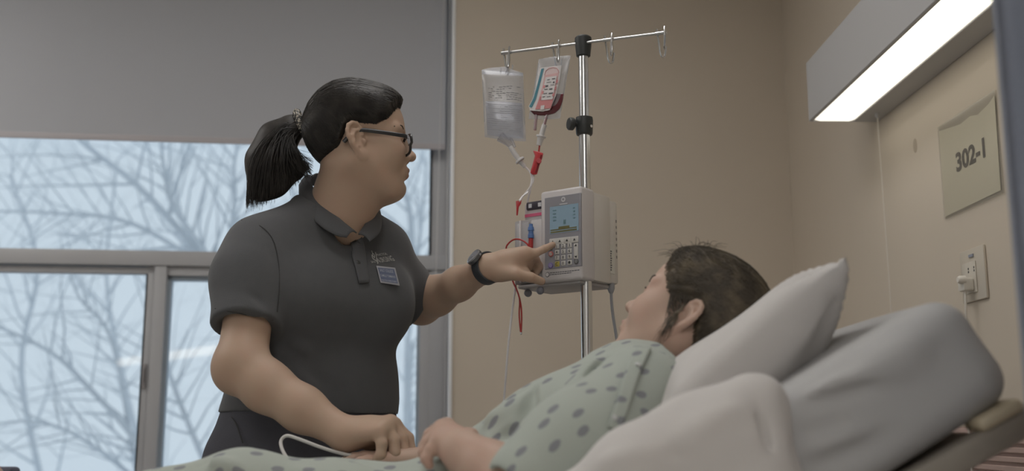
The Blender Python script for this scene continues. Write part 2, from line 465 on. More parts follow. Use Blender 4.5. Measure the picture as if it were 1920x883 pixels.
# ------------------------------------------------------------------ lamp over the bed
white_metal = mat('white_lamp_enamel', (0.50, 0.49, 0.485), 0.45, spec=0.3)
def emit_mat(name, col, s):
    m = bpy.data.materials.new(name); m.use_nodes = True; N = m.node_tree.nodes
    b = N['Principled BSDF']; b.inputs['Base Color'].default_value = (0.8, 0.78, 0.72, 1)
    b.inputs['Roughness'].default_value = .5
    b.inputs['Emission Color'].default_value = (*col, 1); b.inputs['Emission Strength'].default_value = s
    return m
lens_m = emit_mat('lit_prismatic_lens', (1.0, 0.95, 0.82), LAMP_OVERBED)
def overbed_lamp(T, t0, t1, z0, depth, height, label):
    o = empty('overbed_lamp', T((t0 + t1) / 2, 0, z0), label, 'lamp', 'wall lamps over the beds')
    a, h = depth, height
    # body: profile (n, z) with a recess for the lens below
    prof = [(0, z0 + h), (0, z0), (a * .36, z0), (a * .36, z0 + .014), (a * .94, z0 + .014), (a * .94, z0), (a, z0), (a, z0 + h)]
    MB().prism(prof, lambda n, z, t: T(t, n, z), t0 + .006, t1 - .006).build('housing', white_metal, o, bevel=.002, seg=1)
    cap = [(0, z0), (a, z0), (a, z0 + h), (0, z0 + h)]
    MB().prism(cap, lambda n, z, t: T(t, n, z), t0, t0 + .006).build('end_cap', white_metal, o, bevel=.002)
    MB().prism(cap, lambda n, z, t: T(t, n, z), t1 - .006, t1).build('end_cap', white_metal, o, bevel=.002)
    lp = [(a * .37 + a * .56 * j / 8, z0 + .003 - .004 * min(1, 4 * math.sin(math.pi * j / 8))) for j in range(9)]
    MB().prism(lp + [(a * .93, z0 + .010), (a * .37, z0 + .010)], lambda n, z, t: T(t, n, z), t0 + .012, t1 - .012).build('lens', lens_m, o)
    return o
t_l, z_l = hp(1646, 229)
dl = 0.193
zl0 = z_l; zl1 = on_plane(1510, 118, Hl(t_l, dl, 0), HD).z
lampo = overbed_lamp(Hl, t_l, t_l + 1.35, zl0, dl, zl1 - zl0, 'long white wall lamp glowing above the bed head')
# pull cord
pc0 = on_plane(1645, 212, (0, 0, zl0), Vector((0, 0, 1)))
pc = empty('pull_cord', pc0, 'thin white pull cord hanging from the overbed lamp', 'pull cord')
MB().lathe(pc0 + Vector((0, 0, .002)), (0, 0, -1), [(0, .006), (.010, .006), (.014, .004), (.016, .0015)], 12).build('ferrule', white_metal, pc, smooth=True)
cord_m = mat('white_cord', (0.74, 0.69, 0.62), 0.6)
mb = MB()
for i in range(14): mb.sphere(pc0 + Vector((0, 0, -.016 - i * .0045)), .0021, 6, 4)
tag(mb.build('bead_link', cord_m, pc, smooth=True, fix=False), kind='stuff')
MB().tube(bez([pc0 + Vector((0, 0, -.075)), pc0 + Vector((.002, .0, -.3)), pc0 + Vector((.004, 0, -.62)), pc0 + Vector((.001, 0, -.80))], 20), .0011, 6).build('cord', cord_m, pc, smooth=True)
MB().lathe(pc0 + Vector((.001, 0, -.80)), (0, 0, -1), [(0, .002), (.01, .006), (.03, .007), (.035, .003)], 12).build('pull_knob', cord_m, pc, smooth=True)

# second lamp of the same kind on the far side of the room, over the other bed (its reflection shows in the window)
def reflect_target(px, py, dist):
    """point that the window pane mirrors into this pixel, at that mirrored distance"""
    q0 = Wl(0, -0.135, 0); d = ray(px, py); p = Vector((0, 0, CAM_Z)) + d * (dist / d.y)
    return p - WN * (2 * (p - q0).dot(WN))
ra = reflect_target(228, 679, 8.6); rb = reflect_target(440, 650, 8.6)

# ------------------------------------------------------------------ room number sign in its clear sleeve
corner = [hp(1763, 238), hp(1872, 166), hp(1882, 362), hp(1773, 413)]
ts0, ts1 = (corner[0][0] + corner[3][0]) / 2, (corner[1][0] + corner[2][0]) / 2
zs0, zs1 = (corner[2][1] + corner[3][1]) / 2, (corner[0][1] + corner[1][1]) / 2
sg = empty('room_sign', Hl((ts0 + ts1) / 2, 0, zs0), 'paper room number sign 302-1 in a clear sleeve on the wall', 'sign')
paper = mat('cream_paper', (0.78, 0.72, 0.56), 0.7)
rng = random.Random(5)
W_, H_ = ts1 - ts0, zs1 - zs0
top = [(ts1 - .006, zs1 - .012), (ts1 - W_ * .12, zs1 - .022), (ts1 - W_ * .3, zs1 - .030), (ts1 - W_ * .42, zs1 - .022), (ts1 - W_ * .6, zs1 - .026), (ts1 - W_ * .8, zs1 - .018), (ts0 + .004, zs1 - .010)]
MB().prism([(ts0 + .004, zs0 + .006), (ts1 - .012, zs0 + .008)] + top, lambda t, z, n: Hl(t, n, z), .0030, .0040).build('paper', paper, sg)
sleeve = clear_mat('clear_sleeve', (0.97, 0.97, 0.96), gloss=.04, haze=.05, hazecol=(0.85, 0.82, 0.76), rough=.15)
MB().box((ts0, .0015, zs0), (ts1, .0022, zs1), Hl).build('sleeve_back', sleeve, sg)
MB().box((ts0, .0050, zs0), (ts1, .0055, zs1), Hl).build('sleeve_front', sleeve, sg)
ink = mat('black_ink', (0.03, 0.028, 0.026), 0.7)
q = hp(1821, 292)
lettering('302-1', Hl(q[0] + .004, .0043, q[1]), HD, (0, 0, 1), width=.138 * 1.05, height=.043 * 1.05, m=ink, parent=sg, bold=.034)

# ------------------------------------------------------------------ duplex outlet with a plug
oc = [hp(1803, 474), hp(1849, 457), hp(1855, 556), hp(1812, 572)]
to0, to1 = (oc[0][0] + oc[3][0]) / 2, (oc[1][0] + oc[2][0]) / 2
zo0, zo1 = (oc[2][1] + oc[3][1]) / 2, (oc[0][1] + oc[1][1]) / 2
plastic = mat('ivory_plastic', (0.62, 0.56, 0.47), 0.4, spec=.4)
ou = empty('wall_outlet', Hl((to0 + to1) / 2, 0, zo0), 'ivory duplex wall outlet below the room sign', 'outlet')
MB().box((to0, 0, zo0), (to1, .007, zo1), Hl).build('cover_plate', plastic, ou, bevel=.003)
ins = MB().box((to0 + (to1 - to0) * .12, .007, zo0 + .018), (to1 - (to1 - to0) * .32, .010, zo1 - .03), Hl).build('receptacle', mat('white_receptacle', (0.66, 0.61, 0.53), .35), ou, bevel=.0015)
slot_m = mat('dark_slot', (0.03, 0.03, 0.03), 0.6)
tm = to0 + (to1 - to0) * .52
for dz in (.70, .76):
    for k in (-1, 1):
        MB().box((tm + .014 * k - .002, .0098, zo0 + (zo1 - zo0) * (dz - .16)), (tm + .014 * k + .002, .0104, zo0 + (zo1 - zo0) * (dz - .12)), Hl).build('slot', slot_m, ins)
MB().box((tm - .01, .0098, zo1 - .020), (tm + .012, .0102 - .002, zo1 - .014), Hl).build('label_strip', mat('blue_grey_print', (.30, .32, .38), .6), ou)
pg = empty('charger_plug', Hl(tm, .02, zo0 + .03), 'white charger plug with its cable in the wall outlet', 'plug')
pl_m = mat('white_plug', (0.76, 0.72, 0.65), 0.35)
MB().box((tm - .022, .010, zo0 + .022), (tm + .010, .034, zo0 + .05), Hl).build('body', pl_m, pg, bevel=.004)
MB().lathe(Hl(tm + .004, .028, zo0 + .046), HN, [(0, .010), (.012, .009), (.016, .006)], 14).build('strain_relief', pl_m, pg, smooth=True)
MB().tube(bez([Hl(tm - .005, .024, zo0 + .026), Hl(tm - .006, .026, zo0 - .02), Hl(tm - .03, .02, zo0 - .12), Hl(tm - .05, .02, zo0 - .35), Hl(tm - .02, .02, .5)], 24), .0026, 8).build('cable', pl_m, pg, smooth=True)
# faint patch mark on the wall
qm = hp(1716, 273)
tag(MB().prism([(qm[0] + .012 * math.cos(a * .3142 * 2), qm[1] + .019 * math.sin(a * .3142 * 2)) for a in range(10)], lambda t, z, n: Hl(t, n, z), 0, .0006).build('trim_2', mat('filled_patch', (.46, .385, .30), .6)), 'small oval patch of filler on the head wall', kind='structure')

# ------------------------------------------------------------------ blue privacy curtain in the right foreground
cur_m = mat('blue_curtain_fabric', (0.27, 0.295, 0.355), 0.85, spec=.1, noise=.08, nscale=200, bump=.15, bscale=500)
cx0 = P(1897, 450, 1.02).x
mb = MB(); NX = 60; cols = []
for i in range(NX + 1):
    t = i / NX
    cols.append((cx0 + t * .42, 1.02 + .035 * math.sin(t * 23) * (1 - .3 * t)))
zs_ = [0.32, 0.9, 1.5, 2.25]
vv = []; ff = []
for k, z in enumerate(zs_):
    for (x, y) in cols: vv.append((x, y, z))
nn = NX + 1
for k in range(len(zs_) - 1):
    for i in range(NX): ff.append((k * nn + i, k * nn + i + 1, (k + 1) * nn + i + 1, (k + 1) * nn + i))
mb.add(vv, ff)
cu = empty('privacy_curtain', (cx0 + .2, 1.02, .32), 'blue privacy curtain at the right edge in the foreground', 'curtain')
c_o = mb.build('fabric', cur_m, cu, smooth=True)
md = c_o.modifiers.new('thickness', 'SOLIDIFY'); md.thickness = .004
MB().tube([(cx0 - .1, 1.02, 2.29), (cx0 + .55, 1.02, 2.29)], .014, 12).build('rail', white_metal, cu, smooth=True)
for i in range(6):
    MB().tube([(cx0 + .03 + i * .075, 1.02, 2.245), (cx0 + .03 + i * .075, 1.02, 2.28)], .003, 6).build('glider', white_metal, cu)
for i in (0, 1): MB().tube([(cx0 + .05 + i * .4, 1.02, 2.30), (cx0 + .05 + i * .4, 1.02, CEIL)], .008, 8).build('hanger', white_metal, cu)

# ------------------------------------------------------------------ added ceiling panels, unseen, that fill the room with light
panel_m = emit_mat('fill_light_diffuser', (1.0, 0.985, 0.97), FILL_CEILING)
dim_panel_m = emit_mat('dim_fill_diffuser', (1.0, 0.985, 0.97), FILL_BED_PANEL)
def ceiling_fill_panel(x, y, label, m=None):
    o = empty('fill_panel', (x, y, CEIL - .02), label, 'fill light', 'added fill light panels')
    MB().box((x - .29, y - .59, CEIL - .016), (x + .29, y + .59, CEIL - .010)).build('diffuser', m or panel_m, o)
    fr = MB()
    fr.box((x - .32, y - .62, CEIL - .02), (x - .29, y + .62, CEIL)); fr.box((x + .29, y - .62, CEIL - .02), (x + .32, y + .62, CEIL))
    fr.box((x - .29, y - .62, CEIL - .02), (x + .29, y - .59, CEIL)); fr.box((x - .29, y + .59, CEIL - .02), (x + .29, y + .62, CEIL))
    fr.build('frame', white_metal, o)
for i, (x, y) in enumerate([(-.35, -1.2), (-.35, -2.7), (-.2, 1.95), (-2.4, 2.1)]):
    ceiling_fill_panel(x, y, ['added fill light panel on the ceiling behind the camera', 'added fill light panel on the ceiling by the rear wall', 'added fill light panel on the ceiling over the bed', 'added fill light panel on the ceiling in the left of the room by the window'][i], dim_panel_m if i == 2 else panel_m)
# ------------------------------------------------------------------ pendant tube lamp behind the camera, mirrored in the window glass
tube_a, tube_b = Vector((-2.06, -2.06, 1.483)), Vector((-1.12, -0.13, 1.483))
tl = empty('pendant_tube_lamp', (tube_a + tube_b) / 2, 'long pendant tube lamp in the rear of the room', 'lamp')
MB().tube([tube_a, tube_b], .034, 14).build('lit_tube', emit_mat('lit_tube_glass', (1.0, .86, .68), 4.2), tl, smooth=True)
for t in (.12, .88):
    q = tube_a.lerp(tube_b, t)
    MB().tube([q + Vector((0, 0, .03)), Vector((q.x, q.y, CEIL))], .006, 8).build('hanger_rod', white_metal, tl, smooth=True)
MB().tube([tube_a + Vector((0, 0, .04)), tube_b + Vector((0, 0, .04))], .022, 10).build('spine', white_metal, tl, smooth=True)
# ------------------------------------------------------------------ infusion stand
chrome = mat('brushed_steel', (0.62, 0.62, 0.62), 0.20, metal=1.0)
black_pl = mat('black_plastic', (0.035, 0.037, 0.036), 0.45, spec=.4)
YP = 2.185
pb = P(1097.5, 400, YP); px_, py_ = pb.x, YP
zt = P(1093, 84, YP).z
st = empty('infusion_stand', (px_, py_, 0), 'steel infusion stand with a hooked top bar beside the window', 'stand')
zc0, zc1 = P(1097, 253, YP).z, P(1097, 220, YP).z
MB().tube([(px_, py_, .12), (px_, py_, zc0 + .01)], .0118, 24).build('lower_pole', chrome, st, smooth=True)
MB().tube([(px_, py_, zc0), (px_, py_, zt)], .0104, 24).build('upper_pole', chrome, st, smooth=True)
hz0, hz1 = P(1093, 106, YP).z, P(1093, 69, YP).z
hh_ = hz1 - hz0
MB().lathe((px_, py_, hz0), (0, 0, 1), [(0, .0135), (.001, .0150), (hh_ * .35, .0165), (hh_ * .75, .0185), (hh_ * .93, .0180), (hh_, .0150)], 28).build('top_cap', black_pl, st, smooth=True)
col = MB().lathe((px_, py_, zc0), (0, 0, 1), [(0, .0165), (.003, .0178), ((zc1 - zc0) * .8, .0188), (zc1 - zc0 - .001, .0180), (zc1 - zc0, .0150)], 28).build('height_collar', black_pl, st, smooth=True)
kd = Vector((-.93, -.36, 0)).normalized(); kz = P(1097, 235, YP).z
kn = MB().lathe(Vector((px_, py_, kz)) + kd * .016, kd, [(0, .005), (.007, .005), (.008, .011), (.010, .0135), (.018, .0138), (.0205, .012), (.021, .006)], 18).build('clamp_knob', black_pl, st, smooth=True)
MB().lathe(Vector((px_ + .013, py_ - .0135, kz - .006)), (.6, -.8, 0), [(0, .0035), (.002, .0035), (.0025, .002)], 10).build('screw', chrome, col, smooth=True)
# top bar and its four wire hooks
bl_ = P(949, 99, 2.255); br_ = P(1240, 62, 2.10)
bz = (bl_.z + br_.z) / 2
ba, bb = Vector((bl_.x, bl_.y, bl_.z)), Vector((br_.x, br_.y, br_.z))
MB().tube([ba, bb], .0031, 10).build('top_bar', chrome, st, smooth=True)
bdir = (bb - ba).normalized(); bn = Vector((-bdir.y, bdir.x, 0)).normalized()
def hook(px, dz=0.0):
    # point of the bar at that pixel column
    best = min((abs((ba + bdir * (bb - ba).length * k / 400 - P(px, 80, 1)).x / 1 - 0) if False else abs(CXP + FPX * (ba + (bb - ba) * (k / 400)).x / ((ba + (bb - ba) * (k / 400)).y * cp_ + ((ba + (bb - ba) * (k / 400)).z - CAM_Z) * sp_) - px), k) for k in range(-8, 409))[1]
    c = ba + (bb - ba) * (best / 400)
    r = .0020
    for sgn in (-1, 1):
        o = c + bdir * (.0095 * sgn)
        pts = [o + Vector((0, 0, .012)) - bn * .004 * sgn, o + Vector((0, 0, .004)) - bn * .006 * sgn, o + Vector((0, 0, -.02)) - bn * .010 * sgn + bdir * .002,
               o + Vector((0, 0, -.038)) - bn * .016 * sgn + bdir * .003, o + Vector((0, 0, -.044)) - bn * .024 * sgn + bdir * .005,
               o + Vector((0, 0, -.038)) - bn * .031 * sgn + bdir * .007, o + Vector((0, 0, -.018)) - bn * .034 * sgn + bdir * .009]
        MB().tube(bez(pts, 24), r, 8).build('hook', chrome, st, smooth=True)
    MB().lathe(c - bdir * .012, bdir, [(0, .004), (.024, .004)], 10).build('hook_ferrule', chrome, st, smooth=True)
    return c
hk = [hook(p) for p in (950, 1042, 1141, 1239)]
# wheeled foot
MB().lathe((px_, py_, .09), (0, 0, 1), [(0, .03), (.01, .035), (.04, .03), (.06, .016)], 20).build('hub', black_pl, st, smooth=True)
for i in range(5):
    a = 2 * math.pi * i / 5 + .3; e = Vector((math.cos(a), math.sin(a), 0))
    lg = MB().tube([Vector((px_, py_, .105)) + e * .02, Vector((px_, py_, .075)) + e * .28], .012, 8).build('leg', chrome, st, smooth=True)
    cc = Vector((px_, py_, .03)) + e * .28; sd = Vector((-e.y, e.x, 0))
    MB().lathe(cc - sd * .012, sd, [(0, .026), (.002, .029), (.022, .029), (.024, .026)], 16).build('caster', black_pl, lg, smooth=True)

# ------------------------------------------------------------------ infusion pump
PA = math.radians(37)
pa = Vector((-math.cos(PA), math.sin(PA), 0)); pd = Vector((math.sin(PA), math.cos(PA), 0))   # along the front to the left / into the depth
pc_ = P(1091.5, 523, 2.142)
def Pl(a, b, z): return pc_ + pa * a + pd * b + Vector((0, 0, z))
def pf(px, py, b=0.0):
    q = on_plane(px, py, pc_ + pd * b, pd) - pc_
    return q.dot(pa), q.z
HP = pf(1091, 347)[1]; WPm = pf(1013, 440)[0]; WPt = pf(957, 470)[0]
DP = 0.150
grey_pl = mat('light_grey_plastic', (0.60, 0.565, 0.56), 0.45, spec=.35, noise=.02, nscale=15)
side_pl = mat('warm_grey_plastic', (0.62, 0.58, 0.53), 0.5, spec=.3)
bezel_m = mat('grey_membrane', (0.29, 0.285, 0.31), 0.4)
pump = empty('infusion_pump', Pl(.05, .08, 0), 'grey infusion pump with a blue screen clamped to the infusion stand', 'pump')
MB().box((0, 0, 0), (WPm, .052, HP), Pl).build('front_housing', grey_pl, pump, bevel=.007, seg=3)
MB().box((.0015, .050, .002), (WPm + .02, DP - .034, HP - .004), Pl).build('middle_housing', side_pl, pump, bevel=.005, seg=2)
MB().box((.004, DP - .036, .004), (WPm + .02, DP, HP - .010), Pl).build('rear_housing', side_pl, pump, bevel=.006, seg=2)
b0 = pf(1022, 506); b1 = pf(1089, 361)
bez_o = MB().box((b1[0], -.0012, b0[1]), (b0[0], .004, b1[1] ), Pl).build('control_panel', bezel_m, pump, bevel=.001, seg=1)
l0 = pf(1032, 439); l1 = pf(1085, 381)
scr_m = emit_mat('blue_lcd', (0.30, 0.42, 0.50), 0.24); scr_m.node_tree.nodes['Principled BSDF'].inputs['Base Color'].default_value = (.10, .14, .17, 1)
scr_m.node_tree.nodes['Principled BSDF'].inputs['Roughness'].default_value = .25
scr = MB().box((l1[0], -.0018, l0[1]), (l0[0], 0, l1[1]), Pl).build('screen', scr_m, pump)
olive = mat('olive_lcd_bar', (.15, .14, .06), .5)
MB().box((l1[0] + .004, -.0022, l0[1] + .001), (l0[0] - .002, -.0017, l0[1] + .0045), Pl).build('menu_bar', olive, scr)
MB().box((l1[0] + .004, -.0022, l0[1] + .006), (l0[0] - .002, -.0017, l0[1] + .0085), Pl).build('menu_bar', olive, scr)
MB().box((l1[0] + .022, -.0022, l0[1] + .0085), (l0[0] - .022, -.0017, l0[1] + .013), Pl).build('menu_bar', olive, scr)
drop = mat('dim_lcd_mark', (.13, .22, .25), .5)
MB().box((l1[0] + .031, -.0022, l0[1] + .016), (l0[0] - .034, -.0017, l0[1] + .026), Pl).build('drop_mark', drop, scr)
for k in range(4):
    MB().box((l1[0] + .008, -.0022, l0[1] + .026 + k * .007), (l1[0] + .013, -.0017, l0[1] + .0285 + k * .007), Pl).build('value_mark', drop, scr)
    MB().box((l0[0] - .016, -.0022, l0[1] + .026 + k * .007), (l0[0] - .008, -.0017, l0[1] + .0285 + k * .007), Pl).build('value_mark', drop, scr)
# maker's round mark and small text
lg_ = pf(1057, 374)
mk = mat('pale_print', (.62, .62, .64), .5)
MB().lathe(Pl(lg_[0], -.0014, lg_[1]), -pd, [(0, .0052), (.0006, .0052)], 20).build('round_mark', mk, bez_o)
MB().lathe(Pl(lg_[0], -.0018, lg_[1]), -pd, [(0, .0026), (.0006, .0026)], 16).build('round_mark', bezel_m, bez_o)
MB().box((lg_[0] - .010, -.0016, lg_[1] - .0105), (lg_[0] + .010, -.0012, lg_[1] - .0085), Pl).build('print_line', mk, bez_o)
key_m = mat('cream_key', (.56, .54, .51), .5); keyink = mat('key_ink', (.05, .05, .05), .6)
pright = -pa                                                     # reading direction on the front
def key(px, py, w_, h_, txt=None, m=key_m, th=.62, tm_=keyink, bev=.0012, tri=False):
    a, z = pf(px, py)
    k = MB().box((a - w_ / 2, -.0030, z - h_ / 2), (a + w_ / 2, -.0008, z + h_ / 2), Pl).build('key', m, pump, bevel=bev)
    if txt: lettering(txt, Pl(a, -.0031, z), pright, (0, 0, 1), height=h_ * th, m=tm_, parent=k, bold=.01)
    if tri: MB().prism([(a - .0028, z - .0022), (a + .0028, z - .0022), (a, z + .0028)], lambda x, y, h: Pl(x, h, y), -.0036, -.0030).build('arrow', keyink, k)
    return k
for i, x in enumerate((1038, 1051, 1064.5, 1078.5)): key(x, 453.6 - (x - 1038) * .11, .0185, .0135, tri=True)
rows = [(461.8, '123'), (472.3, '456'), (483.2, '789')]
for y, ts in rows:
    for j, t in enumerate(ts): key(1045.6 + 11.8 * j, y - 1.3 * j + .6, .0105, .0100, t)
key(1057.4, 493.6, .0105, .0100, '0'); key(1069.3, 492.2, .0105, .0100, '·')
yel = mat('yellow_key', (.50, .42, .10), .5); key(1045.8, 495.2, .0108, .0108, 'C', yel)
red = mat('red_ring', (.55, .16, .14), .5); pur = mat('purple_ring', (.22, .17, .42), .5); dkg = mat('dark_grey_key', (.13, .13, .13), .5)
def ring(px, py, m, r=.0052, inner=key_m):
    a, z = pf(px, py)
    k = MB().lathe(Pl(a, -.0008, z), -pd, [(0, r), (.0018, r), (.0022, r * .9)], 20).build('round_key', m, pump, smooth=True)
    MB().lathe(Pl(a, -.0029, z), -pd, [(0, r * .66), (.0004, r * .66)], 16).build('key_face', inner, k)
    return k, a, z
k, a, z = ring(1034, 476.6, red, .0056); MB().box((a - .0045, -.0037, z - .0007), (a + .0045, -.0032, z + .0007), lambda x, y, q: Pl(a + (x - a) * .75 - (q - z) * .6, y, z + (q - z) * .75 - (x - a) * .6)).build('bar', red, k)
ring(1033.4, 498.0, pur, .0060, mat('lilac_face', (.34, .31, .50), .5)); ring(1033, 464, mat('green_ring', (.08, .22, .12), .5), .0056)
ring(1081.6, 490.2, dkg, .0054, mat('mid_grey_face', (.2, .2, .2), .5))
k = key(1081, 471, .0105, .033, None); a, z = pf(1081, 471)
for s_ in (1, -1): MB().prism([(a - .003, z + .010 * s_), (a + .003, z + .010 * s_), (a - .001, z + .0145 * s_)], lambda x, y, h: Pl(x, h, y), -.0036, -.0030).build('arrow', keyink, k)
# caution line at the foot
ci = pf(1026.5, 515); gi = mat('grey_ink', (.10, .10, .11), .6)
MB().lathe(Pl(ci[0], .0002, ci[1]), -pd, [(0, .0052), (.0006, .0052)], 18).build('icon_ring', gi, pump)
MB().lathe(Pl(ci[0], -.0004, ci[1]), -pd, [(0, .0040), (.0006, .0040)], 18).build('icon_face', grey_pl, pump)
for ky, (x0, x1) in enumerate(((1031, 1087), (1031, 1072))):
    rngk = random.Random(ky); x = x0; mbk = MB()
    while x < x1:
        wd = rngk.uniform(2, 5); yy = 512.0 + ky * 3.4 - (x - 1031) * .105
        q0 = pf(x, yy); q1 = pf(min(x + wd, x1), yy)
        mbk.box((q1[0], -.0004, q0[1] - .0007), (q0[0], .0002, q0[1] + .0008), Pl); x += wd + 1.0
    tag(mbk.build('caution_print', gi, pump), kind='stuff')
# side label and vents
def psd(px, py, a=0.0):
    q = on_plane(px, py, pc_ + pa * a, pa) - pc_
    return q.dot(pd), q.z
s0 = psd(1142, 512, .004); s1 = psd(1151, 460, .004)
lab = MB().box((.0026, s0[0], s0[1]), (.004, s1[0] , s1[1]), Pl).build('side_label', mat('white_label', (.62, .60, .54), .5), pump)
for k in range(9):
    zz = s0[1] + .006 + k * .0050
    MB().box((.0022, s0[0] + .004, zz), (.003, s0[0] + .008 + (k % 3) * .001, zz + .0028), Pl).build('bar_line', gi, lab)
for k in range(7):
    MB().box((.0036, DP - .010, .060 + k * .013), (.0045, DP - .006, .066 + k * .013), Pl).build('vent_slot', mat('vent_grey', (.26, .24, .22), .6), pump)  # row of small dark grey marks near the back edge
# underside: base plate, clamp block, two knobs
MB().box((.012, .012, -.006), (WPt - .01, DP - .015, .002), Pl).build('base_plate', mat('base_grey', (.40, .38, .38), .5), pump, bevel=.003)
knob_m = mat('grey_rubber', (.24, .24, .27), .5)
for x, b in ((990, .03), (1013, .012)):
    q = on_plane(x, 540, pc_ + pd * b, pd) - pc_
    MB().sphere(Pl(q.dot(pa), b, -.014), .0085, 14, 10).build('foot', knob_m, pump, smooth=True)
# cassette bay on the left
z_bay = pf(985, 409)[1]
MB().box((WPm - .002, .014, .004), (WPt, .085, z_bay), Pl).build('cassette_bay', mat('bay_grey', (.36, .34, .34), .5), pump, bevel=.004)
dr = MB().box((WPm + .002, .008, .012), (WPm + .030, .016, z_bay - .004), Pl).build('bay_door', grey_pl, pump, bevel=.002)
MB().box((WPm + .036, .009, .010), (WPt - .008, .016, z_bay - .006), Pl).build('bay_door', mat('clear_grey_door', (.42, .41, .42), .25), pump, bevel=.003)
MB().box((WPm + .055, .006, .006), (WPm + .060, .010, z_bay - .002), Pl).build('door_ridge', grey_pl, pump, bevel=.001)
MB().box((WPm - .001, .0065, .06), (WPm + .0008, .012, z_bay), Pl).build('door_gap', dark_gap, pump)
tz0, tz1 = z_bay, pf(990, 377)[1]
ta1 = pf(973, 392)[0]
MB().box((WPm - .001, .020, tz0 - .004), (ta1, .080, tz1), Pl).build('cassette_top', mat('white_cassette', (.60, .56, .57), .4), pump, bevel=.003)
MB().box((WPm + .001, .0185, tz0 + .006), (ta1 - .002, .0205, tz0 + .0125), Pl).build('pink_band', mat('pink_band', (.62, .12, .22), .5), pump)
cs = MB().box((WPm - .001, .016, tz1 - .016), (ta1 - .006, .030, tz1 + .0025), Pl).build('dark_strip', mat('dark_violet_strip', (.055, .05, .065), .4), pump, bevel=.004)
for f in (.25, .75):
    a = WPm + (ta1 - .006 - WPm) * f
    MB().box((a - .004, .0150, tz1 - .0115), (a + .004, .0165, tz1 - .0030), Pl).build('indicator', mk, cs)
# blue connector
blue = mat('blue_connector', (.10, .19, .42), .35)
cq = pf(995.5, 434, -.004)
bc = MB().lathe(Pl(cq[0], -.004, cq[1] + .016), (0, 0, -1), [(0, .004), (.006, .0045), (.0065, .006), (.014, .007), (.0145, .0052), (.022, .0055), (.0225, .0066), (.030, .0066), (.031, .004)], 16)
cn = empty('tubing_connector', Pl(cq[0], -.004, cq[1]), 'blue tubing connector with red blood line on the pump door', 'connector')
bc.build('blue_body', blue, cn, smooth=True)
blood_t = mat('red_blood_line', (.42, .035, .035), .25, coat=.3)
z_ = cq[1] - .015
def F(px, py, b): return on_plane(px, py, pc_ + pd * b, pd)
MB().tube([Pl(cq[0], -.004, z_), Pl(cq[0] + .001, -.004, z_ - .022)], .0052, 12).build('red_sleeve', blood_t, cn, smooth=True)
MB().tube(bez([F(992, 466, -.006), F(989, 458, -.008), F(978, 450, -.010), F(964, 449, -.010), F(953, 457, -.010), F(949, 468, -.006), F(953, 500, .004), F(962, 528, .012), F(972, 552, .02), F(977, 575, .02), F(978, 600, .02), F(977, 625, .02)], 66), .0018, 8).build('blood_line', blood_t, cn, smooth=True)
MB().tube(bez([F(966, 536, .012), F(974, 560, .018), F(973.5, 590, .02), F(976, 622, .02)], 24), .0016, 8).build('blood_line', blood_t, cn, smooth=True)
MB().lathe(F(977, 623, .02), (0, 0, -1), [(0, .0022), (.004, .0022), (.005, .001)], 8).build('line_tip', mk, cn, smooth=True)
wt = mat('clear_white_tubing', (.82, .79, .79), .25, coat=.4)
wl = MB().tube(bez([F(969, 520, .03), F(967, 535, .02), F(961, 580, .02), F(954, 640, .02), F(949, 700, .02), F(945, 752, .02), F(936, 840, .0), F(930, 930, -.05)], 50), .0023, 8).build('infusion_tube', wt, smooth=True, pivot=F(945, 752, .02))
tag(wl, 'thin white infusion tube hanging down from the pump to the bed', 'tube')
pcord = mat('grey_power_cord', (.33, .33, .34), .5)
pcb = Pl(.012, DP - .02, -.002)
x0 = pcb
cb = empty('power_cord', x0, 'grey power cord leaving the underside of the pump', 'cord')
MB().lathe(x0 + Vector((0, 0, .008)), (0, 0, -1), [(0, .008), (.012, .008), (.020, .005), (.022, .003)], 12).build('strain_relief', pcord, cb, smooth=True)
MB().tube(bez([x0, x0 + Vector((.002, 0, -.05)), x0 + Vector((.014, 0, -.14)), x0 + Vector((.03, .0, -.3)), x0 + Vector((.05, .02, -.6)), x0 + Vector((.02, .05, -1.05)), x0 + Vector((.2, .1, -1.08 - (x0.z - 1.21) if False else -x0.z + .012))], 40), .0032, 8).build('cable', pcord, cb, smooth=True)
# red slide clamp at the bay corner
rc_ = MB().prism([(967, 377), (978, 375), (977, 382), (973, 388), (971, 404), (968, 404), (968, 388)], lambda x, y, h: F(x, y, h), .006, .012).build('red_slide_clamp', mat('red_clamp_plastic', (.45, .04, .045), .35), bevel=.001)
tag(rc_, 'small red slide clamp standing at the corner of the pump cassette', 'clamp')

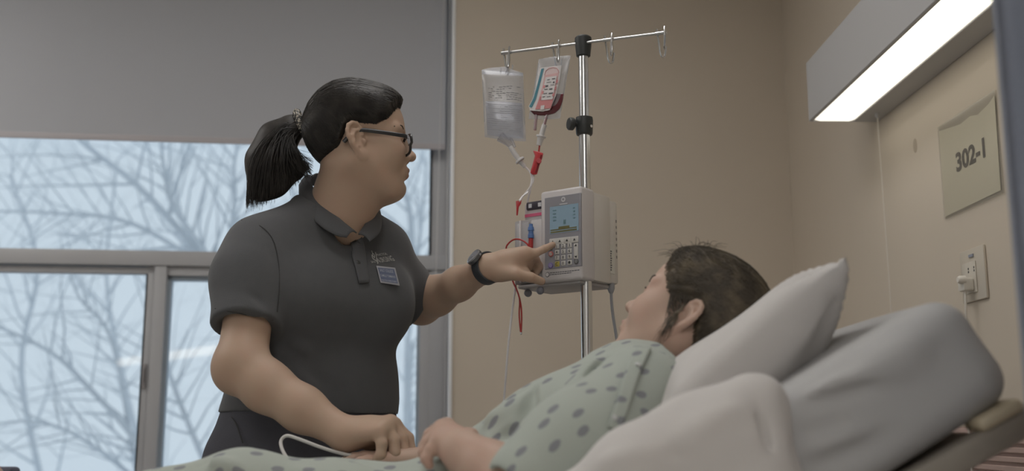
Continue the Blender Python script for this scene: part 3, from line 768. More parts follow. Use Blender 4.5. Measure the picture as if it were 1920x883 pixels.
# ------------------------------------------------------------------ bags
def sheet_bag(T, corners, thick, nx=18, ny=24, bulge=None, edge=.0012):
    """corners: four pixel corners TL, TR, BR, BL; T(px, py, offset towards the camera) -> world"""
    tl_, tr_, br_, bl2 = [Vector(c).to_2d() for c in corners]
    bulge = bulge or (lambda u, v: (max(0, 1 - (2 * u - 1) ** 4) ** .6) * (max(0, math.sin(math.pi * min(1, max(0, v)) ** .8)) ** .5))
    vs = []; fs = []
    for side in (1, -1):
        for j in range(ny + 1):
            for i in range(nx + 1):
                u, v = i / nx, j / ny
                a = tl_.lerp(tr_, u); b = bl2.lerp(br_, u); q = a.lerp(b, v)
                sag = (math.sin(math.pi * u)) * (v - .5) * 3
                vs.append(T(q.x, q.y + sag, side * (edge + thick * bulge(u, v))))
    n = (nx + 1) * (ny + 1)
    for j in range(ny):
        for i in range(nx):
            a = j * (nx + 1) + i
            fs.append((a, a + 1, a + nx + 2, a + nx + 1)); fs.append((n + a, n + a + nx + 1, n + a + nx + 2, n + a + 1))
    for i in range(nx):
        fs.append((i, n + i, n + i + 1, i + 1)); b = ny * (nx + 1) + i; fs.append((b, b + 1, n + b + 1, n + b))
    for j in range(ny):
        a = j * (nx + 1); fs.append((a, a + nx + 1, n + a + nx + 1, n + a)); b = a + nx; fs.append((b, n + b, n + b + nx + 1, b + nx + 1))
    return MB().add(vs, fs)
bag_m = clear_mat('clear_bag_film', (.93, .94, .97), gloss=.07, haze=.22, hazecol=(.66, .67, .70), rough=.28)
fluid_m = clear_mat('clear_saline', (.90, .92, .96), gloss=.05, haze=.22, hazecol=(.55, .57, .64), rough=.1)
YB = 2.245
def TB(x, y, o): return P(x, y, YB - o)
sb = empty('saline_bag', P(945, 270, YB), 'clear saline bag hanging from the leftmost hook of the stand', 'infusion bag', 'bags on the infusion stand')
sheet_bag(TB, [(903, 131), (981, 137), (986, 265), (909, 257)], .013).build('film', bag_m, sb, smooth=True)
sheet_bag(TB, [(910, 190), (979, 194), (982, 260), (914, 253)], .0105).build('fluid', fluid_m, sb, smooth=True)
seal_m = clear_mat('bag_seal', (.9, .9, .92), gloss=.06, haze=.35, hazecol=(.60, .60, .63), rough=.2)
MB().prism([(903, 131), (920, 127), (945, 125), (962, 131), (981, 137), (981, 143), (945, 140), (904, 139)], TB, -.002, .002).build('top_seal', seal_m, sb)
for (x0, x1, y0) in ((938, 941, 127), (948, 951, 128)): MB().tube([TB(x0 + 1, y0, .002), TB(x0, y0 + 12, .006)], .0012, 6).build('hang_hole', seal_m, sb)
prt = mat('grey_bag_print', (.17, .17, .18), .7); rb_ = random.Random(2)
mbk = MB()
for row in range(20):
    y = 159 + row * 4.0 if row < 7 else 193 + (row - 7) * 4.0
    x = 914 + (2 if row < 7 else 0); xe = 978 if row != 2 else 960
    while x < xe:
        wd = rb_.uniform(2, 7) if row < 7 else rb_.uniform(4, 14)
        if rb_.random() < .72:
            yy = y + (x - 914) * .10 + (2.5 * math.sin(x * .09) if row < 7 else .8 * math.sin(x * .07))
            hgt = 1.1 if row < 7 else .45
            mbk.add([TB(x, yy, .0165), TB(min(x + wd, xe), yy + wd * .08, .0165), TB(min(x + wd, xe), yy + hgt + wd * .08, .0165), TB(x, yy + hgt, .0165)], [(0, 1, 2, 3)])
        x += wd + 1.6
tag(mbk.build('printed_text', prt, sb), kind='stuff')
# outlet ports, spike and line
MB().tube(bez([TB(938, 256, 0), TB(950, 266, 0), TB(958, 276, 0)], 8), .006, 10, rs=[.012, .011, .010, .009, .008, .007, .006, .005, .005][:9]).build('outlet_port', seal_m, sb, smooth=True)
MB().tube([TB(957, 258, 0), TB(962, 268, 0), TB(965, 276, 0)], .0035, 10).build('outlet_port', seal_m, sb, smooth=True)
milky = mat('milky_plastic', (.60, .58, .57), .35)
sl = empty('saline_line', TB(965, 280, 0), 'clear line with a white spike joining the saline bag to the red clamp', 'tube')
MB().tube([TB(957, 275, .0), TB(966, 290, 0), TB(975, 302, 0)], .006, 12, rs=[.0055, .006, .005]).build('spike', milky, sl, smooth=True)
dn = (TB(985, 312, 0) - TB(965, 288, 0)).normalized()
MB().lathe(TB(973.5, 299, 0), dn, [(0, .010), (.0015, .011), (.004, .011), (.005, .010)], 18).build('flange', milky, sl, smooth=True)
MB().tube([TB(976, 303, 0), TB(984, 313, 0)], .0045, 10, rs=[.0055, .0042]).build('spike_neck', milky, sl, smooth=True)
MB().tube(bez([TB(984, 312, 0), TB(992, 320, 0), TB(997, 330, 0), TB(996, 345, 0), TB(990, 360, .005), TB(980, 368, .01), TB(974, 377, .02)], 26), .0020, 8).build('tubing', wt, sl, smooth=True)

YBB = 2.215
def TBB(x, y, o): return P(x, y, YBB - o + (x - 1030) * -.0006)
bb_ = empty('blood_bag', P(1030, 220, YBB), 'blood bag with a pink and white label hanging from the stand', 'infusion bag', 'bags on the infusion stand')
sheet_bag(TBB, [(1010, 111), (1070, 104), (1050, 222), (991, 223)], .007).build('film', bag_m, bb_, smooth=True)
blood = mat('dark_red_blood', (.10, .012, .018), .15, coat=.5, spec=.5)
MB().prism([(997, 200), (1010, 196), (1034, 190), (1040, 176), (1057, 174), (1056, 186), (1050, 204), (1040, 213), (1022, 217), (1002, 216), (994, 208)], TBB, -.006, .006).build('blood', blood, bb_, bevel=.003, seg=3)
lw = mat('white_label_paper', (.62, .59, .58), .55)
def flat(name, poly, o, m, th=.0005, par=bb_): return MB().prism(poly, TBB, o, o + th).build(name, m, par)
lb = flat('label', [(1014, 127), (1053, 122), (1049, 150), (1042, 180), (1031, 206), (1018, 209), (994, 207), (991, 199), (999, 185), (1006, 160)], .0095, lw, .0008)
flat('teal_stripe', [(1015, 129), (1020, 128), (1012, 160), (1005, 186), (997, 202), (992, 200), (1000, 184), (1007, 160)], .0104, mat('teal_print', (.07, .21, .26), .5), par=lb)
pinkp = mat('pink_print', (.55, .22, .22), .5)
flat('pink_field', [(1021, 141), (1048, 136), (1041, 176), (1033, 203), (1003, 205), (1009, 188), (1016, 165)], .0104, mat('pale_pink_print', (.60, .38, .37), .5), par=lb)
flat('pink_field', [(1011, 186), (1038, 184), (1032, 203), (1004, 205)], .0111, pinkp, par=lb)
arch = [(1021, 141), (1023, 133), (1029, 128), (1037, 126.5), (1044, 128), (1047.5, 133), (1048, 137)]
MB().tube([TBB(x, y, .0110) for x, y in arch], .0006, 5).build('arch_line', pinkp, lb)
MB().prism(arch, TBB, .0100, .0106).build('arch_field', mat('blush_print', (.62, .49, .48), .5), lb)
flat('white_panel', [(1023, 145), (1044, 142), (1036, 186), (1014, 188)], .0118, lw, par=lb)
dki = mat('label_ink', (.09, .09, .10), .6)
for (x, y, w2, h2, mm) in [(1026, 149, 5, 1.4, dki), (1035, 147, 6, 1.6, dki), (1025, 154, 9, 1, gi), (1037, 153, 3, 3, gi), (1023, 160, 5, 3.2, dki), (1032, 159, 7, 1, gi), (1021, 167, 6, 1.6, gi), (1030, 166, 6, 2.4, dki), (1019, 175, 7, 1.2, gi), (1029, 174, 8, 2.6, dki), (1017, 181, 5, 1, gi), (1025, 181, 7, 1, gi)]:
    flat('print_block', [(x, y), (x + w2, y - w2 * .12), (x + w2 - h2 * .2, y + h2 - w2 * .12), (x - h2 * .2, y + h2)], .0126, mm, .0003, lb)
for (x, y) in ((1019, 160), (1016, 171), (1012, 181), (1043, 150), (1040, 163), (1036, 175)):
    flat('red_tick', [(x, y), (x + 3.4, y - .4), (x + 2.6, y + 5), (x - .8, y + 5.4)], .0126, pinkp, .0003, lb)
flat('white_tab', [(1014, 198), (1021, 197), (1020, 205), (1013, 206)], .0126, lw, .0003, lb)
for (a, b) in (((1006, 214), (1003, 244)), ((1027, 212), (1019, 238))):
    pt = MB().tube([TBB(*a, .002), TBB(*b, .002)], .0036, 10).build('port', seal_m, bb_, smooth=True)
    MB().tube([TBB(*a, .002), TBB(*b, .002)], .0026, 10).build('blood_in_port', blood_t, pt, smooth=True)
bl2_ = empty('blood_line', TBB(1012, 270, 0), 'white spike and red roller clamp below the blood bag', 'tube')
MB().tube([TBB(1021, 234, .002), TBB(1014, 258, .002)], .0055, 12).build('spike', milky, bl2_, smooth=True)
dn = (TBB(1011, 273, 0) - TBB(1018, 245, 0)).normalized()
MB().lathe(TBB(1015, 254, .002), dn, [(0, .009), (.001, .0105), (.0035, .0105), (.005, .0075), (.012, .0062), (.022, .0052)], 16).build('flange', milky, bl2_, smooth=True)
MB().tube([TBB(1012, 270, .002), TBB(1010, 286, .002)], .0018, 8).build('red_tube', blood_t, bl2_, smooth=True)
redc = MATS['red_clamp_plastic']
MB().prism([(999, 282), (1009, 284), (1019, 287), (1017, 296), (1011, 312), (1007, 327), (999, 328), (994, 324), (998, 310), (1003, 292)], TBB, -.006, .008).build('roller_clamp', redc, bl2_, bevel=.002)
MB().prism([(1014, 290), (1017, 291), (1006, 324), (1003, 324)], TBB, .0078, .0092).build('clamp_slot', mat('dark_red_slot', (.16, .01, .012), .4), bl2_)
MB().lathe(TBB(1010, 303, .004), (0, -1, 0), [(0, .006), (.007, .006), (.008, .005)], 14).build('wheel', redc, bl2_, smooth=True)
MB().tube(bez([TBB(1000, 326, 0), TBB(997, 345, 0), TBB(993, 362, -.01), TBB(989, 380, -.03)], 16), .0019, 8).build('tubing', wt, bl2_, smooth=True)
MB().tube(bez([TBB(1001, 326, 0), TBB(1000, 340, 0), TBB(990, 356, 0), TBB(982, 366, .0), TBB(975, 378, .0)], 16), .0016, 8).build('tubing', wt, bl2_, smooth=True)
# ------------------------------------------------------------------ implicit-surface kit: smooth unions of tapered limbs, meshed by surface nets
class Field:
    def __init__(s): s.pr = []; s.disp = None; s.dispmax = 0.0
    def add(s, fn, c, R, k, op): s.pr.append((fn, np.array(c, dtype=np.float64), R, k, op)); return s
    def cap(s, a, b, ra, rb=None, k=.012, op=1, flat=None):
        """tapered limb from a to b; flat = (direction, factor) squashes it along a direction"""
        a = np.array(a, dtype=np.float64); b = np.array(b, dtype=np.float64); rb = ra if rb is None else rb
        ab = b - a; L2 = max(ab @ ab, 1e-12)
        fl = None
        if flat is not None:
            fd = np.array(Vector(flat[0]).normalized()); fl = (fd, 1.0 / flat[1] - 1.0, flat[1])
        def fn(p):
            q = p - a
            t = np.clip(q @ ab / L2, 0, 1)
            v = q - t[:, None] * ab
            if fl is not None:
                e = v @ fl[0]; v = v + (e * fl[1])[:, None] * fl[0]
                n = np.sqrt((v * v).sum(1)); d = n - (ra + (rb - ra) * t)
                return d * np.where(n > 1e-9, np.sqrt(((v - (e * fl[1])[:, None] * fl[0]) ** 2).sum(1)) / np.maximum(n, 1e-9), fl[2])
            return np.sqrt((v * v).sum(1)) - (ra + (rb - ra) * t)
        return s.add(fn, (a + b) / 2, math.sqrt(L2) / 2 + max(ra, rb), k, op)
    def chain(s, pts, rs, k=.012, op=1, **kw):
        for i in range(len(pts) - 1): s.cap(pts[i], pts[i + 1], rs[i], rs[i + 1], k, op, **kw)
        return s
    def ell(s, c, r, axes=None, k=.012, op=1):
        c = np.array(c, dtype=np.float64); r = np.array(r, dtype=np.float64)
        A = np.array([list(x) for x in axes], dtype=np.float64) if axes is not None else np.eye(3)
        def fn(p):
            q = (p - c) @ A.T
            k0 = np.sqrt(((q / r) ** 2).sum(1)); k1 = np.sqrt(((q / (r * r)) ** 2).sum(1))
            return np.where(k1 > 1e-9, k0 * (k0 - 1) / np.maximum(k1, 1e-9), -r.min())
        return s.add(fn, c, r.max(), k, op)
    def box(s, c, h, rad, axes=None, k=.012, op=1):
        c = np.array(c, dtype=np.float64); h = np.array(h, dtype=np.float64) - rad
        A = np.array([list(x) for x in axes], dtype=np.float64) if axes is not None else np.eye(3)
        def fn(p):
            q = np.abs((p - c) @ A.T) - h
            return np.sqrt((np.maximum(q, 0) ** 2).sum(1)) + np.minimum(q.max(1), 0) - rad
        return s.add(fn, c, float(np.sqrt(((h + rad) ** 2).sum())), k, op)
    def loft(s, O, U, Fd, Ld, secs, k=.012, op=1, power=2.0):
        """elliptic sections along U: (u, centre along Ld, centre along Fd, half width along Ld, half depth along Fd)"""
        O, U, Fd, Ld = [np.array(x, dtype=np.float64) for x in (O, U, Fd, Ld)]
        S = np.array(secs, dtype=np.float64)
        us = np.linspace(S[0, 0], S[-1, 0], 120)
        def smooth(col):
            y = np.interp(us, S[:, 0], S[:, col]); kk = np.ones(13) / 13
            yp = np.concatenate([np.full(6, y[0]), y, np.full(6, y[-1])])
            return np.convolve(yp, kk, 'valid')
        cl, cf, ha, hb = [smooth(i) for i in (1, 2, 3, 4)]
        u0, u1 = S[0, 0], S[-1, 0]
        def fn(p):
            q = p - O; u = q @ U; uc = np.clip(u, u0, u1)
            l = q @ Ld - np.interp(uc, us, cl); f = q @ Fd - np.interp(uc, us, cf)
            a = np.interp(uc, us, ha); b = np.interp(uc, us, hb)
            if power == 2.0:
                k0 = np.sqrt((l / a) ** 2 + (f / b) ** 2); k1 = np.sqrt((l / a ** 2) ** 2 + (f / b ** 2) ** 2)
                d = np.where(k1 > 1e-6, k0 * (k0 - 1) / np.maximum(k1, 1e-6), -np.minimum(a, b))
            else:
                k0 = ((np.abs(l) / a) ** power + (np.abs(f) / b) ** power) ** (1 / power)
                d = (k0 - 1) * np.minimum(a, b)
            e = np.maximum(u - u1, u0 - u)
            return np.where(e > 0, np.sqrt(np.maximum(d, 0) ** 2 + e ** 2), np.maximum(d, e - .0) if False else np.maximum(d, e))
        R = max(ha.max(), hb.max()) + (u1 - u0) / 2 + max(np.abs(cl).max(), np.abs(cf).max())
        return s.add(fn, O + U * (u0 + u1) / 2, R, k, op)
    def ev(s, p, prims=None):
        d = np.full(len(p), 1.0)
        first = True
        for fn, c, R, k, op in (s.pr if prims is None else prims):
            e = fn(p)
            if op > 0:
                if k > 0:
                    h = np.maximum(k - np.abs(d - e), 0) / k; d = np.minimum(d, e) - h * h * k * .25
                else: d = np.minimum(d, e)
            else:
                e = -e
                if k > 0:
                    h = np.maximum(k - np.abs(d - e), 0) / k; d = np.maximum(d, e) + h * h * k * .25
                else: d = np.maximum(d, e)
        if s.disp is not None: d = d + s.disp(p)
        return d
    def hit(s, px, py, off=0.0, t0=.7, t1=3.4):
        """first point of the surface on the line of sight of a pixel, raised by off"""
        d = ray(px, py).normalized(); o = np.array((0, 0, CAM_Z)); dv = np.array(d); t = t0
        for _ in range(160):
            e = float(s.ev((o + dv * t)[None])[0]) - off
            if e < .0002: break
            t += max(e * .8, .0003)
            if t > t1: return None
        return Vector(o + dv * t)
    def normal(s, p):
        p = np.array(p); h = .002
        g = np.array([float(s.ev((p + h * e)[None])[0] - s.ev((p - h * e)[None])[0]) for e in np.eye(3)])
        return Vector(g).normalized()
    def snap(s, pts, off=0.0, it=6):
        """move points onto the surface (raised by off)"""
        p = np.array(pts, dtype=np.float64); h = .0015
        for _ in range(it):
            d = s.ev(p) - off
            g = np.stack([s.ev(p + h * e) - s.ev(p - h * e) for e in np.eye(3)], 1) / (2 * h)
            g /= np.maximum(np.sqrt((g * g).sum(1)), .3)[:, None]
            p = p - g * np.clip(d, -.03, .03)[:, None]
        return p

def mesh_from_arrays(name, V, Q):
    me = bpy.data.meshes.new(name)
    nv, nf = len(V), len(Q); k = Q.shape[1]
    me.vertices.add(nv); me.vertices.foreach_set('co', np.asarray(V, dtype=np.float32).ravel())
    me.loops.add(nf * k); me.loops.foreach_set('vertex_index', np.asarray(Q, dtype=np.int32).ravel())
    me.polygons.add(nf); me.polygons.foreach_set('loop_start', np.arange(0, nf * k, k, dtype=np.int32))
    try: me.polygons.foreach_set('loop_total', np.full(nf, k, dtype=np.int32))
    except Exception: pass
    me.update(calc_edges=True)
    return me

def net(field, h, lo=None, hi=None):
    """surface nets over a sparse block grid"""
    lo_, hi_ = np.full(3, 1e9), np.full(3, -1e9)
    for fn, c, R, k, op in field.pr:
        if op > 0: lo_ = np.minimum(lo_, c - R - k); hi_ = np.maximum(hi_, c + R + k)
    if lo is not None: lo_ = np.maximum(lo_, np.array(lo))
    if hi is not None: hi_ = np.minimum(hi_, np.array(hi))
    lo_ -= 3 * h; hi_ += 3 * h
    B = 16
    nb = np.ceil((hi_ - lo_) / (h * B)).astype(int)
    dims = nb * B
    G = np.full(dims, 1.0, dtype=np.float32)
    half = h * B * .5 * math.sqrt(3)
    idx = np.stack(np.meshgrid(np.arange(B), np.arange(B), np.arange(B), indexing='ij'), -1).reshape(-1, 3) * h
    cs = np.array([c for _, c, _, _, _ in field.pr]); Rs = np.array([R + k for _, _, R, k, _ in field.pr]) + abs(field.dispmax) + h
    for bx in range(nb[0]):
        for by in range(nb[1]):
            for bz in range(nb[2]):
                o = lo_ + np.array((bx, by, bz)) * (B * h); ctr = o + h * B / 2
                near = np.nonzero(np.sqrt(((cs - ctr) ** 2).sum(1)) - Rs < half)[0]
                if len(near) == 0: continue
                pr = [field.pr[i] for i in near]
                if not any(q[4] > 0 for q in pr): continue
                # quick look at the block's centre
                d0 = field.ev(ctr[None], pr)[0]
                if abs(d0) > half * 2.2 + .02:
                    if d0 < 0: G[bx * B:(bx + 1) * B, by * B:(by + 1) * B, bz * B:(bz + 1) * B] = -1.0
                    continue
                G[bx * B:(bx + 1) * B, by * B:(by + 1) * B, bz * B:(bz + 1) * B] = field.ev(o + idx, pr).reshape(B, B, B)
    # the grid's outer shell is outside
    for ax in range(3):
        sl = [slice(None)] * 3
        for e in (0, -1):
            sl[ax] = e; G[tuple(sl)] = np.maximum(G[tuple(sl)], h)
    S = G < 0
    cnt = np.zeros(dims - 1, dtype=np.uint8)
    for dx in (0, 1):
        for dy in (0, 1):
            for dz in (0, 1): cnt += S[dx:dims[0] - 1 + dx, dy:dims[1] - 1 + dy, dz:dims[2] - 1 + dz]
    cells = np.argwhere((cnt > 0) & (cnt < 8))
    i, j, k = cells.T
    acc = np.zeros((len(cells), 3)); num = np.zeros(len(cells))
    corners = [(a, b, c) for a in (0, 1) for b in (0, 1) for c in (0, 1)]
    val = {c: G[i + c[0], j + c[1], k + c[2]].astype(np.float64) for c in corners}
    for ax in range(3):
        for c in corners:
            if c[ax]: continue
            e = list(c); e[ax] = 1; e = tuple(e)
            a, b = val[c], val[e]; m = (a < 0) != (b < 0)
            t = np.where(m, a / np.where(np.abs(a - b) < 1e-12, 1e-12, a - b), 0)
            q = np.zeros((len(cells), 3)) + np.array(c, dtype=float); q[:, ax] = t
            acc += q * m[:, None]; num += m
    V = lo_ + (cells + acc / num[:, None]) * h
    lin = (i.astype(np.int64) * (dims[1] - 1) + j) * (dims[2] - 1) + k
    def ids(a, b, c):
        return np.searchsorted(lin, (a.astype(np.int64) * (dims[1] - 1) + b) * (dims[2] - 1) + c)
    quads = []
    for ax in range(3):
        sl0 = [slice(1, -1)] * 3; sl1 = [slice(1, -1)] * 3
        sl0[ax] = slice(0, -1); sl1[ax] = slice(1, None)
        A, Bm = S[tuple(sl0)], S[tuple(sl1)]
        e = np.argwhere(A != Bm); off = np.ones(3, dtype=int); off[ax] = 0; e = e + off
        ins = S[e[:, 0], e[:, 1], e[:, 2]]
        u, v = (ax + 1) % 3, (ax + 2) % 3
        def cell(du, dv):
            c = e.copy(); c[:, u] += du; c[:, v] += dv
            return ids(c[:, 0], c[:, 1], c[:, 2])
        q = np.stack([cell(-1, -1), cell(0, -1), cell(0, 0), cell(-1, 0)], 1)
        q[~ins] = q[~ins][:, ::-1]
        quads.append(q)
    return V, np.concatenate(quads)

def field_obj(name, field, h, m, parent=None, pivot=None, lo=None, hi=None, tint=None, relax=1):
    V, Q = net(field, h, lo, hi)
    me = mesh_from_arrays(name, V, Q)
    if tint is not None:
        at = me.attributes.new('tint', 'FLOAT', 'POINT'); at.data.foreach_set('value', tint(V).astype(np.float32))
    o = link_mesh(name, me, m, parent, pivot, True)
    return o

def wobble(seed, amp, freq, n=6, stretch=(1, 1, 1)):
    r = np.random.RandomState(seed); K = r.normal(size=(n, 3)) * freq * np.array(stretch); ph = r.uniform(0, 6.28, n); w_ = r.uniform(.5, 1, n); w_ /= w_.sum()
    return lambda p: amp * (np.sin(p @ K.T + ph) * w_).sum(1)
def crease(lines):
    """lines: (a, b, half width, height) ridges (+) or furrows (-) along segments"""
    L_ = [(np.array(a, dtype=float), np.array(b, dtype=float), w_, hgt) for a, b, w_, hgt in lines]
    def fn(p):
        d = np.zeros(len(p))
        for a, b, w_, hgt in L_:
            ab = b - a; t = np.clip((p - a) @ ab / (ab @ ab), 0, 1); v = p - a - t[:, None] * ab
            d -= hgt * np.exp(-(v * v).sum(1) / (w_ * w_)) * np.sin(np.pi * np.clip(t * .9 + .05, 0, 1)) 
        return d
    return fn

def strands(name, polys, r, m, parent, taper=.35):
    """polys (N, M, 3) -> one mesh of thin three-sided hairs"""
    A = np.asarray(polys, dtype=np.float64); N, M, _ = A.shape
    T = np.gradient(A, axis=1); T /= np.maximum(np.linalg.norm(T, axis=2, keepdims=True), 1e-9)
    ref = np.array([.31, .52, .79]); X = np.cross(T, ref); X /= np.maximum(np.linalg.norm(X, axis=2, keepdims=True), 1e-9); Y = np.cross(T, X)
    rr = r * (1 - (1 - taper) * np.linspace(0, 1, M) ** 2)[None, :, None]
    ring = [A + rr * (X * math.cos(a) + Y * math.sin(a)) for a in (0, 2.0944, 4.18879)]
    V = np.stack(ring, 2).reshape(-1, 3)
    base = (np.arange(N)[:, None] * M + np.arange(M - 1)[None, :]).ravel() * 3
    Q = np.concatenate([np.stack([base + a, base + b, base + 3 + b, base + 3 + a], 1) for a, b in ((0, 1), (1, 2), (2, 0))])
    return link_mesh(name, mesh_from_arrays(name, V, Q), m, parent, None, True)

# ------------------------------------------------------------------ hospital bed
linen = mat('white_linen', (0.60, 0.575, 0.555), 0.85, spec=.15, noise=.02, nscale=40, bump=.12, bscale=420, sheen=.1)
sheet_m = mat('grey_white_sheet', (0.46, 0.455, 0.45), 0.8, spec=.15, noise=.02, nscale=30, bump=.10, bscale=420)
BI = math.radians(31)
eb = Vector((math.cos(BI), 0, math.sin(BI))); nb_ = Vector((math.sin(BI), 0, -math.cos(BI)))   # along the backrest / down through it
YN, YF = 1.285, 2.06
TC = P(1800, 533, YN)
bed = empty('hospital_bed', (-.35, (YN + YF) / 2, 0), 'adjustable hospital bed with its head end raised', 'bed')
mt = Field()
TM = .148; LB = .98
YW = (YF - YN) / 2; YC = (YN + YF) / 2
cB = TC - eb * (LB / 2) + nb_ * (TM / 2); cB.y = YC
mt.box(cB, (LB / 2, YW, TM / 2), .042, (eb, (0, 1, 0), -nb_), k=.0)
hx = (TC - eb * LB)
seat_c = Vector((hx.x - .62, YC, hx.z - .06))
mt.box(seat_c, (.80, YW, TM / 2), .045, None, k=.08)
def sideln(x0, y0, x1, y1, w_, h_): return (P(x0, y0, YN), P(x1, y1, YN), w_, h_)
_cr = crease([sideln(1490, 745, 1640, 692, .010, .006), sideln(1500, 765, 1660, 712, .010, -.006), sideln(1560, 735, 1760, 660, .016, .004),
              sideln(1495, 850, 1640, 800, .012, .005), sideln(1500, 880, 1700, 805, .014, -.004), sideln(1500, 815, 1600, 790, .009, -.004), sideln(1600, 690, 1800, 610, .02, .004),
              sideln(1700, 600, 1860, 690, .03, -.006)])
_wb = wobble(4, .0030, 22, 6)
mt.disp = lambda p: 2.0 * _cr(p) + _wb(p); mt.dispmax = .018
field_obj('mattress', mt, .0065, sheet_m, bed)
frame_b = mat('taupe_bed_frame', (0.33, 0.295, 0.25), 0.45)
cream_b = mat('cream_bed_plastic', (0.58, 0.50, 0.36), 0.45)
ra_, rb2 = P(1640, 917, YN), P(1897, 774, YN)
rd = (rb2 - ra_).normalized(); rn = Vector((rd.z, 0, -rd.x))
o_r = ra_ - rd * .45
def Rl(a, y, n): return o_r + rd * a + Vector((0, y - YN, 0)) + rn * n
for y0, y1 in ((YN + .005, YN + .04), (YF - .04, YF - .005)):
    MB().box((0, y0, .004), (.45 + (rb2 - ra_).length + .06, y1, .036), Rl).build('backrest_rail', frame_b, bed, bevel=.006)
MB().box((.02, YN + .04, .006), (.60, YF - .04, .02), Rl).build('backrest_deck', frame_b, bed)
MB().box((.45 + (rb2 - ra_).length - .042, YN + .0, -.012), (.45 + (rb2 - ra_).length + .02, YN + .05, .006), Rl).build('rail_bumper', cream_b, bed, bevel=.008, seg=3)
zs0_ = seat_c.z - TM / 2
MB().box((seat_c.x - .80, YN + .01, zs0_ - .055), (hx.x + .28, YF - .01, zs0_ - .006)).build('seat_deck', frame_b, bed, bevel=.008)
MB().box((-1.45, YN + .12, .34), (.62, YF - .12, .42)).build('chassis', frame_b, bed, bevel=.01)
for x in (-1.1, .25):
    for y in (YN + .2, YF - .2): MB().box((x - .035, y - .03, .40), (x + .035, y + .03, zs0_ - .04)).build('lift_column', frame_b, bed, bevel=.005)
for x in (-1.35, .52):
    for y in (YN + .16, YF - .16):
        lg = MB().box((x - .03, y - .03, .12), (x + .03, y + .03, .36)).build('leg', frame_b, bed, bevel=.004)
        MB().lathe((x, y - .02, .066), (0, 1, 0), [(0, .055), (.004, .066), (.036, .066), (.04, .055)], 20).build('caster', black_pl, lg, smooth=True)
MB().box((-1.52, YN + .02, .45), (-1.47, YF - .02, .90)).build('footboard', cream_b, bed, bevel=.02, seg=4)

# ------------------------------------------------------------------ pillows and bedding
def pillow_mesh(c, e1, e2, e3, a, b, T, seed, dents=(), nu=64, nv=64, pinch=.07, tpow=.46, T2=None):
    r = np.random.RandomState(seed)
    u, v = np.meshgrid(np.linspace(-1, 1, nu + 1), np.linspace(-1, 1, nv + 1), indexing='ij')
    x = a * u * (1 - pinch * (1 - v ** 2)); y = b * v * (1 - pinch * (1 - u ** 2))
    prof = (np.clip(np.cos(np.pi * u / 2) * np.cos(np.pi * v / 2), 0, 1)) ** tpow
    V = []
    for side in (1, -1):
        z = side * (T if side > 0 or T2 is None else T2) * prof
        for k in range(9):
            kx, ky = r.normal(size=2) * 4.5; ph = r.uniform(0, 6.28)
            z = z + side * .0048 * np.sin(kx * u + ky * v + ph) * prof
        # creases running in from the corners
        for (cu, cv) in ((1, 1), (1, -1), (-1, 1), (-1, -1)):
            dd = np.hypot(u - cu, v - cv); ang = np.arctan2(v - cv, u - cu)
            z = z + side * .010 * np.sin(ang * 9 + cu + 2 * cv + side) * np.exp(-(dd / .55) ** 2) * np.minimum(prof * 2.5, 1)
        w_ = np.array(c)[None, None] + x[..., None] * np.array(e1) + y[..., None] * np.array(e2) + z[..., None] * np.array(e3)
        for (q, rad, dep, dr_) in dents:
            g = np.exp(-((w_ - np.array(q)) ** 2).sum(-1) / (rad * rad)); w_ = w_ + (g * dep)[..., None] * np.array(dr_)
        V.append(w_.reshape(-1, 3))
    n = (nu + 1) * (nv + 1); V = np.concatenate(V)
    i = (np.arange(nu)[:, None] * (nv + 1) + np.arange(nv)[None]).ravel()
    Q1 = np.stack([i, i + nv + 1, i + nv + 2, i + 1], 1); Q2 = np.stack([i, i + 1, i + nv + 2, i + nv + 1], 1) + n
    return V, np.concatenate([Q1, Q2])
def pillow(name, label, *args, m=linen, **kw):
    V, Q = pillow_mesh(*args, **kw)
    me = mesh_from_arrays(name, V, Q); bm = bmesh.new(); bm.from_mesh(me); bmesh.ops.remove_doubles(bm, verts=bm.verts, dist=.0004); bmesh.ops.recalc_face_normals(bm, faces=bm.faces); bm.to_mesh(me); bm.free()
    return tag(link_mesh(name, me, m, None, None, True), label, 'pillow')
PI_ = math.radians(41)
e1 = Vector((math.cos(PI_), 0, math.sin(PI_))); e3 = Vector((-math.sin(PI_), 0, math.cos(PI_)))
pcorner = P(1591, 480, 1.40)
pa_, pb_, pT = .245, .30, .042
pcen = pcorner - e1 * pa_ + Vector((0, pb_, 0))
pil = pillow('bed_pillow', 'plump white pillow under the patient\'s head', pcen, e1, Vector((0, 1, 0)), e3, pa_, pb_, pT, 7, dents=[(P(1340, 600, 1.68), .12, .05, -np.array(e3))], T2=.13, tpow=.36)
# bunched white sheet in front, over the near edge of the bed
sh = Field()
def sh_pt(x, y, Y): return P(x, y, Y)
SX = [(1060, 905), (1190, 858), (1310, 800), (1400, 760), (1432, 752)]
sh.cap(sh_pt(1020, 960, 1.30), sh_pt(1190, 902, 1.29), .034, .042, k=.03)
sh.cap(sh_pt(1190, 902, 1.29), sh_pt(1310, 850, 1.29), .042, .048, k=.03)
sh.cap(sh_pt(1310, 850, 1.29), sh_pt(1416, 768, 1.29), .048, .030, k=.03)
sh.cap(sh_pt(1412, 766, 1.29), sh_pt(1432, 905, 1.28), .030, .036, k=.05)
sh.cap(sh_pt(1310, 840, 1.29), sh_pt(1400, 930, 1.28), .055, .06, k=.05)
sh.cap(sh_pt(1190, 890, 1.29), sh_pt(1250, 990, 1.29), .045, .05, k=.05)
sh.cap(sh_pt(1190, 905, 1.34), sh_pt(1380, 815, 1.38), .04, .05, k=.03)
